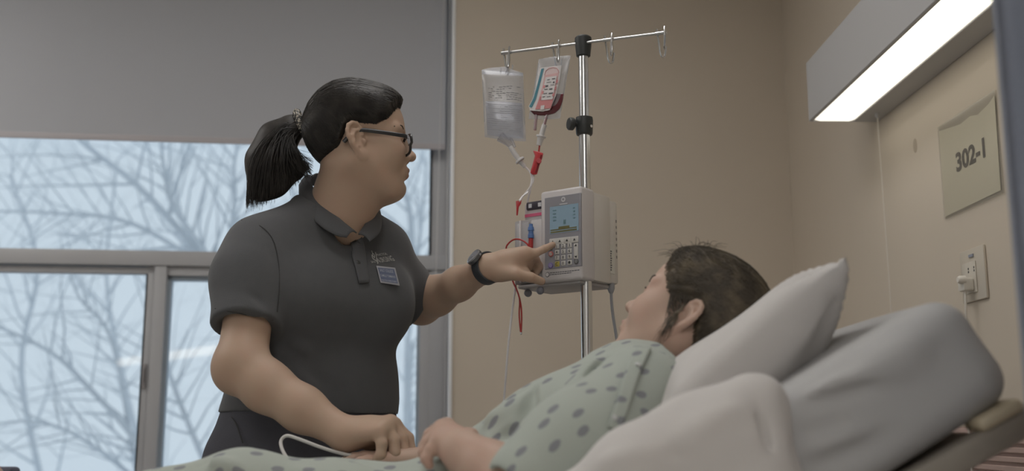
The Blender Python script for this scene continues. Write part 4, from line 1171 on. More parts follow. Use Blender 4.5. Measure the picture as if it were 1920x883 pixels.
_c2 = crease([(P(1130, 865, 1.25), P(1260, 845, 1.24), .009, .008), (P(1230, 850, 1.24), P(1330, 850, 1.24), .008, -.006), (P(1250, 835, 1.24), P(1400, 760, 1.24), .012, .005),
              (P(1200, 880, 1.25), P(1300, 870, 1.24), .008, .006), (P(1440, 730, 1.26), P(1462, 880, 1.25), .008, .007), (P(1415, 760, 1.25), P(1445, 880, 1.24), .008, -.005)])
_w2 = wobble(9, .004, 30, 6)
_w3 = wobble(10, .003, 75, 6)
sh.disp = lambda p: 2.4 * _c2(p) + _w2(p) + _w3(p); sh.dispmax = .015
tag(field_obj('bed_sheet', sh, .005, linen), 'white bed sheet bunched up along the near edge of the mattress', 'sheet')

# ------------------------------------------------------------------ visitor chair by the window (only its top corner shows)
ch_ = empty('visitor_chair', (-1.62, 2.86, 0), 'dark upholstered visitor chair below the window', 'chair')
dkb = mat('slate_upholstery', (.10, .10, .13), .8); wood = mat('orange_brown_wood', (.42, .25, .15), .5, noise=.15, nscale=20)
ctop = P(22, 876, 2.80)
cx1 = ctop.x
MB().box((cx1 - .50, 2.80, .52), (cx1, 2.86, ctop.z)).build('backrest', dkb, ch_, bevel=.012, seg=3)
MB().box((cx1 - .50, 2.36, .40), (cx1, 2.84, .48)).build('seat', dkb, ch_, bevel=.02, seg=3)
for x in (cx1 - .53, cx1 + .002):
    MB().box((x, 2.82, 0), (x + .028, 2.855, ctop.z - .022)).build('leg', wood, ch_, bevel=.004)
    MB().box((x, 2.36, 0), (x + .028, 2.395, .62)).build('leg', wood, ch_, bevel=.004)
    MB().box((x - .008, 2.34, .62), (x + .04, 2.85, .648)).build('armrest', wood, ch_, bevel=.008)
# ------------------------------------------------------------------ people: shared builders
def skin_mat(name, col, lip, flush):
    m = bpy.data.materials.new(name); m.use_nodes = True; N = m.node_tree.nodes; L = m.node_tree.links
    b = N['Principled BSDF']; b.inputs['Roughness'].default_value = .52; b.inputs['Specular IOR Level'].default_value = .25
    b.inputs['Subsurface Weight'].default_value = .12; b.inputs['Subsurface Radius'].default_value = (1, .4, .25); b.inputs['Subsurface Scale'].default_value = .006
    tc = N.new('ShaderNodeTexCoord'); n1 = N.new('ShaderNodeTexNoise'); n1.inputs['Scale'].default_value = 22; n1.inputs['Detail'].default_value = 4
    L.new(tc.outputs['Object'], n1.inputs['Vector'])
    mx = N.new('ShaderNodeMix'); mx.data_type = 'RGBA'; mx.inputs[6].default_value = (*col, 1); mx.inputs[7].default_value = (*flush, 1)
    rp = N.new('ShaderNodeMapRange'); rp.inputs[1].default_value = .40; rp.inputs[2].default_value = .75; rp.inputs[4].default_value = .45
    L.new(n1.outputs['Fac'], rp.inputs[0]); L.new(rp.outputs[0], mx.inputs[0])
    at = N.new('ShaderNodeAttribute'); at.attribute_name = 'tint'
    mx2 = N.new('ShaderNodeMix'); mx2.data_type = 'RGBA'; mx2.inputs[7].default_value = (*lip, 1)
    L.new(mx.outputs[2], mx2.inputs[6]); L.new(at.outputs['Fac'], mx2.inputs[0]); L.new(mx2.outputs[2], b.inputs['Base Color'])
    n2 = N.new('ShaderNodeTexNoise'); n2.inputs['Scale'].default_value = 420; bp = N.new('ShaderNodeBump'); bp.inputs['Strength'].default_value = .06; bp.inputs['Distance'].default_value = .001
    L.new(tc.outputs['Object'], n2.inputs['Vector']); L.new(n2.outputs['Fac'], bp.inputs['Height']); L.new(bp.outputs['Normal'], b.inputs['Normal'])
    return m

class Head:
    """head frame: f forward, l to the person's left, u up, origin midway between the ear canals"""
    def __init__(s, O, F, U, scale=1.0, full=0.0, earf=-.004, crown=0.0):
        s.earf = earf; s.crown = crown
        s.O = Vector(O); s.F = Vector(F).normalized(); U = Vector(U); s.U = (U - s.F * U.dot(s.F)).normalized(); s.L = s.U.cross(s.F).normalized()
        s.s = scale; s.full = full; s.ax = (s.F, s.L, s.U)
    def p(s, f, l, u): return s.O + (s.F * f + s.L * l + s.U * u) * s.s
    def loc(s, P_):
        q = (np.asarray(P_) - np.array(s.O)) / s.s
        return q @ np.array(s.F), q @ np.array(s.L), q @ np.array(s.U)
    def ell(s, fld, c, r, k, op=1, tilt=None):
        ax = s.ax
        if tilt:
            a = math.radians(tilt); ax = (s.F * math.cos(a) + s.U * math.sin(a), s.L, s.U * math.cos(a) - s.F * math.sin(a))
        fld.ell(s.p(*c), [x * s.s for x in r], ax, k=k * s.s, op=op)
    def cap(s, fld, a, b, ra, rb, k, op=1): fld.cap(s.p(*a), s.p(*b), ra * s.s, rb * s.s, k=k * s.s, op=op)
    def skull(s, fld):
        g = s.full
        s.ell(fld, (.002, 0, .046), (.092, .073, .079 + s.crown), .02)
        s.ell(fld, (.050, 0, .040), (.047, .058, .062), .03)            # forehead
        s.ell(fld, (.046, 0, -.018), (.048, .054 + g * .4, .066), .03)    # mid face
        for k in (-1, 1):
            s.ell(fld, (.058, .036 * k, -.022), (.036, .029 + g * .5, .034 + g * .5), .025)   # cheek
            s.cap(fld, (.004, .052 * k, -.035), (.060, .026 * k, -.086), .022 + g * .8, .020 + g * .5, .03)   # jaw
        s.ell(fld, (.074, 0, -.090), (.019, .022, .015), .022)           # chin
        s.ell(fld, (.052, 0, -.078), (.034, .034, .022 + g), .025)         # underjaw
    def face(s, fld, nose=1.0):
        for k in (-1, 1):
            s.ell(fld, (.099, .033 * k, .012), (.014, .019, .012), .012, -1)      # eye hollow
            s.ell(fld, (.0835, .032 * k, .0105), (.0125, .0145, .0095), .005)     # lids
            s.cap(fld, (.089, .016 * k, .026), (.080, .050 * k, .028), .007, .006, .014)    # brow
        s.cap(fld, (.092, 0, .018), (.107 + .004 * nose, 0, -.018), .0065, .0085, .014)     # nose bridge
        s.ell(fld, (.108 + .004 * nose, 0, -.022), (.0095, .0105, .0085), .008)             # tip
        for k in (-1, 1):
            s.ell(fld, (.0995, .0125 * k, -.026), (.0095, .0065, .0075), .006)              # wing
            s.ell(fld, (.104, .0065 * k, -.0325), (.005, .0035, .004), .003, -1)            # nostril
        s.ell(fld, (.092, 0, -.055), (.010, .026, .020), .015)                              # muzzle
        s.ell(fld, (.1005, 0, -.0505), (.0062, .021, .0052), .004)                          # upper lip
        s.ell(fld, (.0978, 0, -.0615), (.0066, .0185, .0056), .006)                         # lower lip
        s.cap(fld, (.1085, 0, -.0560), (.093, .024, -.0565), .0012, .0012, .003, -1); s.cap(fld, (.1085, 0, -.0560), (.093, -.024, -.0565), .0012, .0012, .003, -1)
        s.ell(fld, (.103, 0, -.073), (.010, .020, .0040), .012, -1)                         # fold above the chin
    def ear(s, fld, k, tilt=8, out=24, big=1.0):
        """k = +1 the left ear"""
        a = math.radians(tilt); o = math.radians(out)
        b0 = s.p(s.earf, .0705 * k, -.002)
        up = (s.U * math.cos(a) - s.F * math.sin(a)); bk = -(s.F * math.cos(a) + s.U * math.sin(a))
        side = s.L * k
        bk = (bk * math.cos(o) + side * math.sin(o)).normalized()
        nrm = (side * math.cos(o) + (s.F * math.cos(a) + s.U * math.sin(a)) * math.sin(o)).normalized()
        q = s.s * big
        E = lambda x, y, n=0: b0 + (bk * x + up * y + nrm * n) * q
        fld.ell(E(.010, .003, .001), [.016 * q, .029 * q, .0036 * q], (bk, up, nrm), k=.006)
        rim = [(-.001, .010), (.000, .022), (.006, .030), (.014, .032), (.022, .028), (.026, .019), (.026, .008), (.022, -.004), (.016, -.014), (.011, -.022)]
        pts = [E(x, y, .0045) for x, y in rim]
        fld.chain(pts, [.0032 * q] * 2 + [.0036 * q] * 6 + [.0032 * q] * 2, k=.003)
        fld.ell(E(.006, -.026, .003), [.0085 * q, .0095 * q, .0042 * q], (bk, up, nrm), k=.005)     # lobe
        anti = [(.006, .018), (.013, .017), (.018, .010), (.017, .000), (.011, -.009)]
        fld.chain([E(x, y, .0050) for x, y in anti], [.0030 * q] * 5, k=.003)
        fld.ell(E(.008, .000, .0075), [.0075 * q, .0095 * q, .0058 * q], (bk, up, nrm), k=.003, op=-1)   # concha
        fld.ell(E(-.001, -.003, .0055), [.0040 * q, .0055 * q, .0038 * q], (bk, up, nrm), k=.003)   # tragus
    def lips(s):
        def fn(V):
            f, l, u = s.loc(V)
            a = np.exp(-((u + .0503) / .0050) ** 2 - (l / .0200) ** 4) + np.exp(-((u + .0620) / .0052) ** 2 - (l / .0175) ** 4)
            return np.clip(a * 1.2, 0, 1) * (f > .088)
        return fn

def hand_prims(fld, W, mcps, fingers, thumb, rw=.024, rp=.0125, palm_n=None, rf=.0082, flat=.8):
    """W wrist, mcps four knuckles (index..little), fingers lists of joints after the knuckle, thumb joints from its root"""
    W = Vector(W); mc = [Vector(m_) for m_ in mcps]
    n = palm_n if palm_n is not None else (mc[0] - W).cross(mc[3] - W).normalized()
    for i, m_ in enumerate(mc):
        st_ = W.lerp(mc[i], .12) + (mc[i] - (mc[1] + mc[2]) / 2) * .25
        fld.cap(st_, m_, rp * 1.12, rp * .86, k=.014)
    for i in range(3): fld.cap(W.lerp(mc[i], .45), mc[i + 1].lerp(mc[i], .5), rp * .9, rp * .72, k=.012)
    for i, fg in enumerate(fingers):
        r = rf * (1.0, 1.03, .97, .84)[i]
        pts = [mc[i]] + [Vector(q) for q in fg]
        rs = [r * 1.14, r * 1.03, r * .92, r * .78][:len(pts)]
        for j in range(len(pts) - 1): fld.cap(pts[j], pts[j + 1], rs[j], rs[j + 1], k=.0035 if j else .007)
    tp = [Vector(q) for q in thumb]; rs = [.0150, .0118, .0100, .0085][:len(tp)]
    for j in range(len(tp) - 1): fld.cap(tp[j], tp[j + 1], rs[j], rs[j + 1], k=.010 if j == 0 else .004)

def hair_mat(name, c1, c2, rough=.42):
    m = bpy.data.materials.new(name); m.use_nodes = True; N = m.node_tree.nodes; L = m.node_tree.links
    b = N['Principled BSDF']; b.inputs['Roughness'].default_value = rough; b.inputs['Specular IOR Level'].default_value = .28
    tc = N.new('ShaderNodeTexCoord'); n = N.new('ShaderNodeTexNoise'); n.inputs['Scale'].default_value = 38; n.inputs['Detail'].default_value = 3
    L.new(tc.outputs['Object'], n.inputs['Vector'])
    mx = N.new('ShaderNodeMix'); mx.data_type = 'RGBA'; mx.inputs[6].default_value = (*c1, 1); mx.inputs[7].default_value = (*c2, 1)
    rp = N.new('ShaderNodeMapRange'); rp.inputs[1].default_value = .42; rp.inputs[2].default_value = .68
    L.new(n.outputs['Fac'], rp.inputs[0]); L.new(rp.outputs[0], mx.inputs[0]); L.new(mx.outputs[2], b.inputs['Base Color'])
    return m

# ------------------------------------------------------------------ the nurse
nurse_skin = skin_mat('nurse_skin', (.47, .335, .25), (.40, .20, .17), (.48, .30, .225))
TH_N = math.radians(11)
Fh = Vector((math.cos(TH_N), math.sin(TH_N), .09))
Lh = Vector((-math.sin(TH_N), math.cos(TH_N), 0))
NO = P(669, 262, 2.055) + Lh * .074
nh = Head(NO, Fh, (0, 0, 1), 1.02, full=.005, earf=.010, crown=.006)
FA = math.radians(40)
Ft = Vector((math.sin(FA), -math.cos(FA), 0)); Lt = Vector((math.cos(FA), math.sin(FA), 0)); Ut = Vector((0, 0, 1))
nurse = empty('person', (P(575, 800, 2.22).x, 2.22, 0), 'nurse in a black polo shirt and glasses reaching for the infusion pump', 'person')
SR, ER, WR = P(482, 478, 2.07), P(453, 682, 1.965), P(648, 814, 1.90)
SL, EL, WL = P(716, 478, 2.26), P(790, 570, 2.36), P(912, 504, 2.165)
TO = Vector((P(590, 700, 2.2).x, 2.2, 0))
def tz(y): return P(600, y, 2.2).z
def tl_(px, y): return (P(px, y, 2.2).x - TO.x)          # sideways shift of the section's centre in the picture
secs = []
for y, pxc, a, b in [(900, 571, .205, .150), (840, 573, .203, .150), (770, 584, .190, .145), (700, 592, .180, .140), (645, 597, .166, .128), (575, 604, .166, .125), (510, 608, .166, .115), (455, 606, .160, .098), (415, 612, .120, .080), (385, 622, .065, .055)]:
    dx = tl_(pxc, y); secs.append((tz(y), dx * Lt.x, dx * Ft.x, a, b))
body = Field()
nh.skull(body); nh.face(body); nh.ear(body, -1, big=1.14); nh.ear(body, 1, big=1.14)
NB_ = P(622, 425, 2.19)
nk0 = nh.p(-.012, 0, -.035); nk1 = nh.p(.012, 0, -.070)
body.cap(nk0, NB_, .056, .062, k=.03); body.cap(nk1, P(640, 420, 2.16), .045, .056, k=.035)
# arms
def arm(fld, S, E, W, r, sag=0.0, k=.03):
    fld.cap(S, S.lerp(E, .5), r[0], r[1], k=k); fld.cap(S.lerp(E, .5), E, r[1], r[2], k=.02)
    m1 = E.lerp(W, .25) - Vector((0, 0, sag)); m2 = E.lerp(W, .6) - Vector((0, 0, sag * .7))
    fld.cap(E, m1, r[2], r[3], k=.02); fld.cap(m1, m2, r[3], r[4], k=.02); fld.cap(m2, W, r[4], r[5], k=.02)
arm(body, SR, ER, WR, (.044, .045, .0455, .0445, .039, .0265), sag=.010)
arm(body, SL, EL, WL, (.050, .047, .043, .041, .034, .0255))
body.ell(P(436, 700, 1.97), (.024, .028, .028), k=.04)          # the bent elbow
# right hand, palm down on the patient's wrist: knuckles index..little (index farthest from the camera)
mR = [P(738, 797, 1.935), P(732, 793, 1.905), P(722, 799, 1.882), P(710, 810, 1.863)]
fR = [[P(764, 822, 1.935), P(770, 846, 1.93), P(764, 862, 1.925)], [P(752, 822, 1.90), P(757, 848, 1.895), P(749, 862, 1.895)],
      [P(738, 826, 1.875), P(740, 850, 1.87), P(731, 862, 1.873)], [P(716, 832, 1.855), P(714, 852, 1.853), P(705, 861, 1.857)]]
tR = [P(672, 820, 1.915), P(705, 838, 1.93), P(728, 855, 1.935), P(745, 864, 1.935)]
hand_prims(body, WR, mR, fR, tR, rp=.0165, rf=.0112)
body.cap(WR, P(690, 808, 1.90), .0275, .022, k=.02)
# left hand, index finger on the pump's keys
tipL = F(1036.5, 459, -.012)
mL = [P(984, 478, 2.150), P(988, 489, 2.170), P(984, 500, 2.185), P(974, 510, 2.195)]
fL = [[P(1003, 475, 2.150), P(1021, 466.5, 2.158), tipL], [P(1003, 485, 2.196), P(1012, 500, 2.205), P(1004, 513, 2.205)],
      [P(997, 498, 2.212), P(1004, 512, 2.218), P(996, 520, 2.215)], [P(985, 512, 2.215), P(988, 521, 2.22), P(980, 524, 2.215)]]
tLh = [P(935, 512, 2.145), P(968, 515, 2.128), P(995, 520, 2.135), P(1015, 527.5, 2.150)]
hand_prims(body, WL, mL, fL, tLh, rp=.0150, rf=.0085)
body.cap(WL, P(955, 497, 2.155), .0265, .024, k=.02); body.cap(P(945, 485, 2.155), P(984, 474, 2.150), .016, .0125, k=.014)
body.cap(P(940, 512, 2.148), P(985, 510, 2.15), .014, .010, k=.012)
body.loft(TO, Ut, Ft, Lt, [(u, cl, cf, a - .030, b - .028) for u, cl, cf, a, b in secs], k=.010)
BODY_H = .0024
body_o = field_obj('body', body, BODY_H, nurse_skin, nurse, tint=nh.lips())

# polo shirt
shirt_m = mat('black_polo_knit', (.096, .097, .102), .85, spec=.12, noise=.06, nscale=60, bump=.18, bscale=700, sheen=.15)
trou_m = mat('dark_navy_trousers', (.078, .078, .092), .8, spec=.15, noise=.08, nscale=50, bump=.2, bscale=500)
sh_f = Field()
hem = tz(775)
sh_f.cap(SR + Vector((.012, .01, -.012)), P(470, 520, 2.04), .072, .068, k=.05)
sh_f.cap(P(470, 520, 2.04), P(460, 606, 1.995), .067, .064, k=.04)
sh_f.cap(SL + Vector((-.01, 0, -.012)), P(752, 540, 2.31), .068, .060, k=.05)
sh_f.cap(P(752, 540, 2.31), P(768, 568, 2.335), .060, .056, k=.03)
# cuffs cut open around the arms, neckline opened around the neck
cd_r = (P(457, 632, 1.985) - P(466, 560, 2.02)).normalized()
cr_ = P(459, 612, 1.992)
sh_f.box(cr_ + cd_r * .055, (.11, .11, .055), .002, (Vector(cd_r).orthogonal().normalized(), cd_r.cross(Vector(cd_r).orthogonal().normalized()), cd_r), k=.006, op=-1)
sh_f.cap(cr_ + cd_r * .025, cr_ + cd_r * .06, .054, .058, k=.006, op=-1)
cd_l = (P(800, 560, 2.35) - P(745, 535, 2.30)).normalized()
cl_ = P(771, 566, 2.335)
o1 = Vector(cd_l).orthogonal().normalized()
sh_f.box(cl_ + cd_l * .055, (.09, .09, .05), .002, (o1, cd_l.cross(o1), cd_l), k=.006, op=-1)
sh_f.cap(cl_ - cd_l * .015, cl_ + cd_l * .06, .049, .052, k=.006, op=-1)
sh_f.loft(TO, Ut, Ft, Lt, [(max(u, hem), cl, cf, a, b) for u, cl, cf, a, b in reversed([x for x in sorted(secs, reverse=True) if x[0] > hem - .05])] if False else sorted([(u, cl, cf, a, b) for u, cl, cf, a, b in secs if u > hem - .001] + [(hem, tl_(580, 775) * Lt.x, tl_(580, 775) * Ft.x, .190, .146)]), k=.045)
bc_ = TO + Ft * .085 + Vector((tl_(606, 575), 0, tz(572)))
for k_ in (-1, 1): sh_f.ell(bc_ + Lt * (.072 * k_) + Ft * .012, (.062, .078, .078), (Ft, Lt, Ut), k=.06)
sh_f.cap(P(612, 415, 2.19), SR + Vector((.0, 0, .018)), .058, .052, k=.05)
sh_f.cap(P(622, 415, 2.2), SL + Vector((0, 0, .018)), .056, .050, k=.05)
sh_f.cap(P(628, 418, 2.18), P(628, 330, 2.16), .060, .075, k=.012, op=-1)
sh_f.cap(P(645, 430, 2.135), P(668, 452, 2.09), .034, .012, k=.012, op=-1)
_sc = crease([(P(520, 610, 2.06), P(560, 520, 2.06), .014, -.006), (P(545, 640, 2.05), P(640, 700, 2.02), .014, .005), (P(530, 690, 2.06), P(640, 745, 2.03), .016, .006), (P(560, 700, 2.05), P(690, 740, 2.05), .014, -.005),
              (P(470, 640, 2.06), P(520, 600, 2.06), .012, .006), (P(620, 600, 2.03), P(740, 640, 2.08), .02, -.005), (P(640, 660, 2.04), P(745, 690, 2.1), .018, .005), (P(420, 540, 1.98), P(500, 570, 1.95), .012, -.004),
              (P(415, 575, 1.97), P(500, 596, 1.95), .010, .004), (P(500, 470, 2.0), P(515, 590, 2.0), .012, -.007), (P(600, 730, 2.04), P(730, 725, 2.1), .014, -.005), (P(690, 440, 2.1), P(730, 520, 2.13), .02, .003)])
_sw = wobble(15, .0028, 26, 7)
sh_f.disp = lambda p: 1.7 * _sc(p) + _sw(p); sh_f.dispmax = .012
polo = field_obj('polo_shirt', sh_f, .0034, shirt_m, nurse)
polo['label'] = 'black short-sleeved polo shirt'
def on_shirt(px, py, off=.0015): return sh_f.hit(px, py, off)
# seams of the sleeve hem
def seam(name, pix, r, m, par, fld, off=.0004, n=30):
    pts = [fld.hit(x, y, off) for x, y in pix]; pts = [p for p in pts if p is not None]
    if len(pts) < 2: return None
    return MB().tube(bez(pts, n), r, 6).build(name, m, par, smooth=True)
seam_m = mat('shirt_seam', (.05, .049, .05), .9)
seam('hem_seam', [(403, 578), (430, 584), (460, 590), (490, 597), (512, 600)], .0009, seam_m, polo, sh_f)
seam('shoulder_seam', [(452, 412), (490, 425), (512, 450), (522, 490), (524, 540), (520, 585)], .0009, seam_m, polo, sh_f)
# placket and buttons
pk = [on_shirt(x, y, .0012) for x, y in [(655, 442), (660, 470), (666, 505), (672, 532)]]
pk2 = [on_shirt(x, y, .0012) for x, y in [(678, 440), (683, 470), (688, 505), (692, 530)]]
if all(pk) and all(pk2):
    A_, B_ = bez(pk, 12), bez(pk2, 12)
    vv = []; ff = []
    for i, (a, b) in enumerate(zip(A_, B_)):
        for j in range(7): vv.append(a.lerp(b, j / 6))
    V_ = sh_f.snap([list(v) for v in vv], .0022, 4)
    n_ = len(A_)
    ff = [(i * 7 + j, i * 7 + j + 1, (i + 1) * 7 + j + 1, (i + 1) * 7 + j) for i in range(n_ - 1) for j in range(6)]
    pl_o = MB().add([Vector(v) for v in V_], ff).build('placket', shirt_m, polo, smooth=True)
    pl_o.modifiers.new('thickness', 'SOLIDIFY').thickness = .003
    for (x, y) in ((664, 452), (672, 492)):
        q = on_shirt(x, y, .004)
        if q: MB().lathe(q, sh_f.normal(q), [(-.001, .0045), (.001, .0048), (.0016, .004)], 14).build('button', mat('black_button', (.04, .04, .04), .35), polo, smooth=True)
# collar: a folded band round the neck
def collar(fld, inner, outer, name, m, par, lift=.006, n=22):
    A_ = bez(inner, n); B_ = bez(outer, n); k = min(len(A_), len(B_)); vv = []
    J = 8
    for i in range(k):
        for j in range(J + 1):
            t = j / J; p_ = A_[i].lerp(B_[i], t); p_.z += lift * math.sin(math.pi * t) * 1.2
            vv.append(p_)
    ff = [(i * (J + 1) + j, i * (J + 1) + j + 1, (i + 1) * (J + 1) + j + 1, (i + 1) * (J + 1) + j) for i in range(k - 1) for j in range(J)]
    o = MB().add(vv, ff).build(name, m, par, smooth=True)
    md = o.modifiers.new('thickness', 'SOLIDIFY'); md.thickness = .003
    return o
inn = [P(668, 438, 2.095), P(640, 415, 2.10), P(612, 388, 2.115), P(588, 355, 2.15), P(583, 330, 2.20)]
out = [P(650, 446, 2.078), P(628, 441, 2.072), P(596, 420, 2.082), P(566, 385, 2.125), P(562, 348, 2.205)]
collar(sh_f, inn, out, 'collar', shirt_m, polo)
inn = [P(672, 438, 2.100), P(686, 415, 2.135), P(688, 392, 2.165), P(680, 375, 2.21)]
out = [P(694, 452, 2.100), P(712, 436, 2.135), P(716, 412, 2.175), P(712, 390, 2.23)]
collar(sh_f, inn, out, 'collar', shirt_m, polo, .004)
inn = [P(583, 330, 2.20), P(600, 325, 2.245), P(650, 345, 2.27), P(680, 375, 2.21)]
out = [P(562, 348, 2.205), P(575, 345, 2.28), P(660, 360, 2.31), P(712, 390, 2.23)]
collar(sh_f, inn, out, 'collar', shirt_m, polo, .002)

# embroidered logo
thread = mat('pale_grey_thread', (.52, .52, .50), .8)
def chest_text(txt, c, a, up, w_, h_, name='lettering', par=polo, m=thread, off=.0012):
    """text whose baseline runs between pixels c and a on the shirt"""
    p0, p1, p2 = on_shirt(*c, .001), on_shirt(*a, .001), on_shirt(*up, .001)
    xd = (p1 - p0).normalized(); yd = (p2 - p0); yd = (yd - xd * yd.dot(xd)).normalized()
    me = text_mesh(txt, 1.0, 0.0, .0)
    co = np.array([v.co for v in me.vertices]); mn, mx = co.min(0), co.max(0)
    ctr = (p0 + p1) / 2
    wd = (p1 - p0).length if w_ is None else w_
    hg = h_
    V_ = np.array(ctr)[None] + ((co[:, 0] - (mn[0] + mx[0]) / 2) / (mx[0] - mn[0]) * wd)[:, None] * np.array(xd) + ((co[:, 1] - mn[1]) / (mx[1] - mn[1]) * hg)[:, None] * np.array(yd)
    V_ = sh_f.snap(V_, off, 5)
    me.vertices.foreach_set('co', V_.astype(np.float32).ravel())
    return link_mesh(name, me, m, par)
chest_text('NURSING', (710, 493), (741, 489), (709, 480), None, .0150)
chest_text('PRACTICAL', (708, 480), (727, 477.5), (707, 472), None, .0062)
chest_text('SAULT', (697, 493), (707, 492), (696, 486), None, .0062)
seam('logo_rule', [(704, 473), (706, 483), (708.5, 494.5)], .0006, thread, polo, sh_f, .001, 10)
for pth in ([(697, 470), (698.5, 476), (697.5, 481)], [(697.5, 481), (700, 485.5), (703, 487)], [(696.5, 478), (700, 480.5), (702.5, 484)], [(699.5, 475), (702, 478.5), (702.5, 482)]):
    seam('emblem', pth, .0007, thread, polo, sh_f, .001, 8)

# name badge
badge = empty('name_badge', on_shirt(729, 517, .002), 'blue and silver name badge pinned to the black polo shirt', 'badge')
silver = mat('silver_badge_edge', (.36, .36, .39), .35, metal=.3); bblue = mat('blue_badge_face', (.125, .145, .225), .45); bwhite = mat('badge_print', (.40, .42, .46), .6)
q00 = on_shirt(729, 517, .004); bn_ = sh_f.normal(q00); bn_ = (bn_ + Vector((-.1, -.35, .05))).normalized()
def on_badge(x, y, off=0): return on_plane(x, y, q00 + bn_ * off, bn_)
bq = [(705.5, 498), (741, 502), (749.5, 535.5), (713.5, 530)]
def badge_poly(pts, o0, o1, name, m, par=badge, bevel=0):
    return MB().prism(pts, lambda x, y, h: on_badge(x, y, h), o0, o1).build(name, m, par, bevel=bevel)
badge_poly(bq, -.002, .002, 'plate', silver, bevel=.0008)
face = badge_poly([(708.5, 501.5), (739, 504.5), (746, 531.5), (715.5, 527)], .002, .0026, 'face', bblue)
def badge_text(txt, x, y, w_, h_):
    c = on_badge(x, y, .0029); xd = (on_badge(x + 10, y + 1.25, .0029) - c).normalized(); yd = on_badge(x - 2.6, y - 10, .0029) - c; yd = yd.normalized()
    me = text_mesh(txt, 1, 0, .01); co = np.array([v.co for v in me.vertices]); mn, mx = co.min(0), co.max(0)
    V_ = np.array(c)[None] + (((co[:, 0] - (mn[0] + mx[0]) / 2) / (mx[0] - mn[0])) * w_)[:, None] * np.array(xd) + (((co[:, 1] - (mn[1] + mx[1]) / 2) / (mx[1] - mn[1])) * h_)[:, None] * np.array(yd)
    me.vertices.foreach_set('co', V_.astype(np.float32).ravel()); link_mesh('lettering', me, bwhite, face)
wB = (on_badge(739, 504.5) - on_badge(708.5, 501.5)).length
badge_text('SAULT COLLEGE', 724.5, 507.5, wB * .82, .0062)
badge_text('CAMILLE TOMMANO', 727.5, 517.5, wB * .90, .0052)
badge_text('PRACTICAL NURSE STUDENT', 730, 526.5, wB * .92, .0034)

# trousers, waistband, shoes
tr = Field()
tr.loft(TO, Ut, Ft, Lt, sorted([(u, cl, cf, a - .004, b - .004) for u, cl, cf, a, b in secs if u < tz(735)] + [(tz(735), tl_(588, 735) * Lt.x, tl_(588, 735) * Ft.x, .182, .138)]), k=.03)
hipc = TO + Vector((tl_(572, 860), 0, 0))
for k_ in (-1, 1):
    h0 = hipc + Lt * (.095 * k_) + Vector((0, 0, tz(900))); kn_ = hipc + Lt * (.10 * k_) + Ft * .03 + Vector((0, 0, .46)); an_ = hipc + Lt * (.11 * k_) + Vector((0, 0, .09))
    tr.cap(h0, kn_, .108, .078, k=.05); tr.cap(kn_, an_, .078, .068, k=.04)
_tc = crease([(P(430, 790, 2.1), P(500, 840, 2.05), .014, .006), (P(420, 770, 2.1), P(520, 790, 2.05), .012, -.005), (P(560, 790, 2.05), P(720, 800, 2.1), .016, -.005), (P(405, 800, 2.12), P(440, 845, 2.1), .012, -.006)])
_tw = wobble(31, .003, 24, 6); tr.disp = lambda p: _tc(p) + _tw(p); tr.dispmax = .012
trs = field_obj('trousers', tr, .006, trou_m, nurse); trs['label'] = 'dark navy trousers'
pk_ = [tr.hit(x, y, .003) for x, y in [(413, 760), (440, 790), (455, 830)]]
if all(pk_): MB().tube(bez(pk_, 14), .0012, 6).build('pocket_seam', seam_m, trs, smooth=True)
shoe_m = mat('black_shoe', (.03, .03, .032), .5)
for k_ in (-1, 1):
    an_ = hipc + Lt * (.11 * k_); f = Field()
    f.cap(an_ + Vector((0, 0, .05)) - Ft * .04, an_ + Vector((0, 0, .04)) + Ft * .14, .048, .038, k=.02); f.cap(an_ + Vector((0, 0, .09)), an_ + Vector((0, 0, .05)), .05, .05, k=.03)
    f.box(an_ - Ft * -.05 + Vector((0, 0, -.06)), (.3, .3, .06), .001, (Ft, Lt, Ut), k=.002, op=-1)
    field_obj('shoe', f, .006, shoe_m, nurse)

# hair: a cap that follows the skull, a tied tail and loose strands
hmat = hair_mat('black_brown_hair', (.024, .021, .019), (.048, .042, .037), .5)
skullf = Field(); nh.skull(skullf)
HL = np.array([(-.14, -.075), (-.090, -.056), (-.060, -.034), (-.035, -.012), (-.022, .018), (-.010, .032), (.012, .034), (.040, .033), (.060, .042), (.075, .058), (.090, .076), (.12, .085)])
def hair_t(p):
    f, l, u = nh.loc(p)
    edge = u - np.interp(f, HL[:, 0], HL[:, 1])
    t = np.clip(edge * .75, -.012, .0135)
    # fuller crown, drawn back to the tie
    return t + .004 * np.exp(-((f + .03) / .05) ** 2 - ((u - .12) / .04) ** 2) + np.where(edge > 0, .0045, 0) * np.clip(edge / .015, 0, 1) * np.exp(-((f - .085) / .035) ** 2 - ((u - .10) / .035) ** 2)
hc = Field(); hc.pr = list(skullf.pr)
hc.disp = lambda p: -hair_t(p) + .0009 * np.sin(np.arctan2(nh.loc(p)[2] - .03, nh.loc(p)[1] + .0001) * 46) ; hc.dispmax = .03
hair = field_obj('hair', hc, .0028, hmat, nurse)
hair['label'] = 'dark hair tied back in a ponytail'
tie = P(569, 231, 2.13)
pt = Field()
pt.chain([P(572, 231, 2.13), P(545, 241, 2.13), P(520, 262, 2.13), P(508, 300, 2.13), P(512, 335, 2.125)], [.017, .022, .034, .045, .040], k=.03, flat=((0, 1, 0), .62))
pt.cap(P(515, 320, 2.13), P(555, 318, 2.13), .034, .018, k=.03, flat=((0, 1, 0), .6)); pt.cap(P(495, 330, 2.13), P(484, 360, 2.12), .032, .016, k=.03, flat=((0, 1, 0), .6))
_pw = wobble(3, .004, 60, 6); pt.disp = _pw; pt.dispmax = .006
field_obj('ponytail', pt, .003, hmat, hair)
rs_ = np.random.RandomState(1)
polys = []
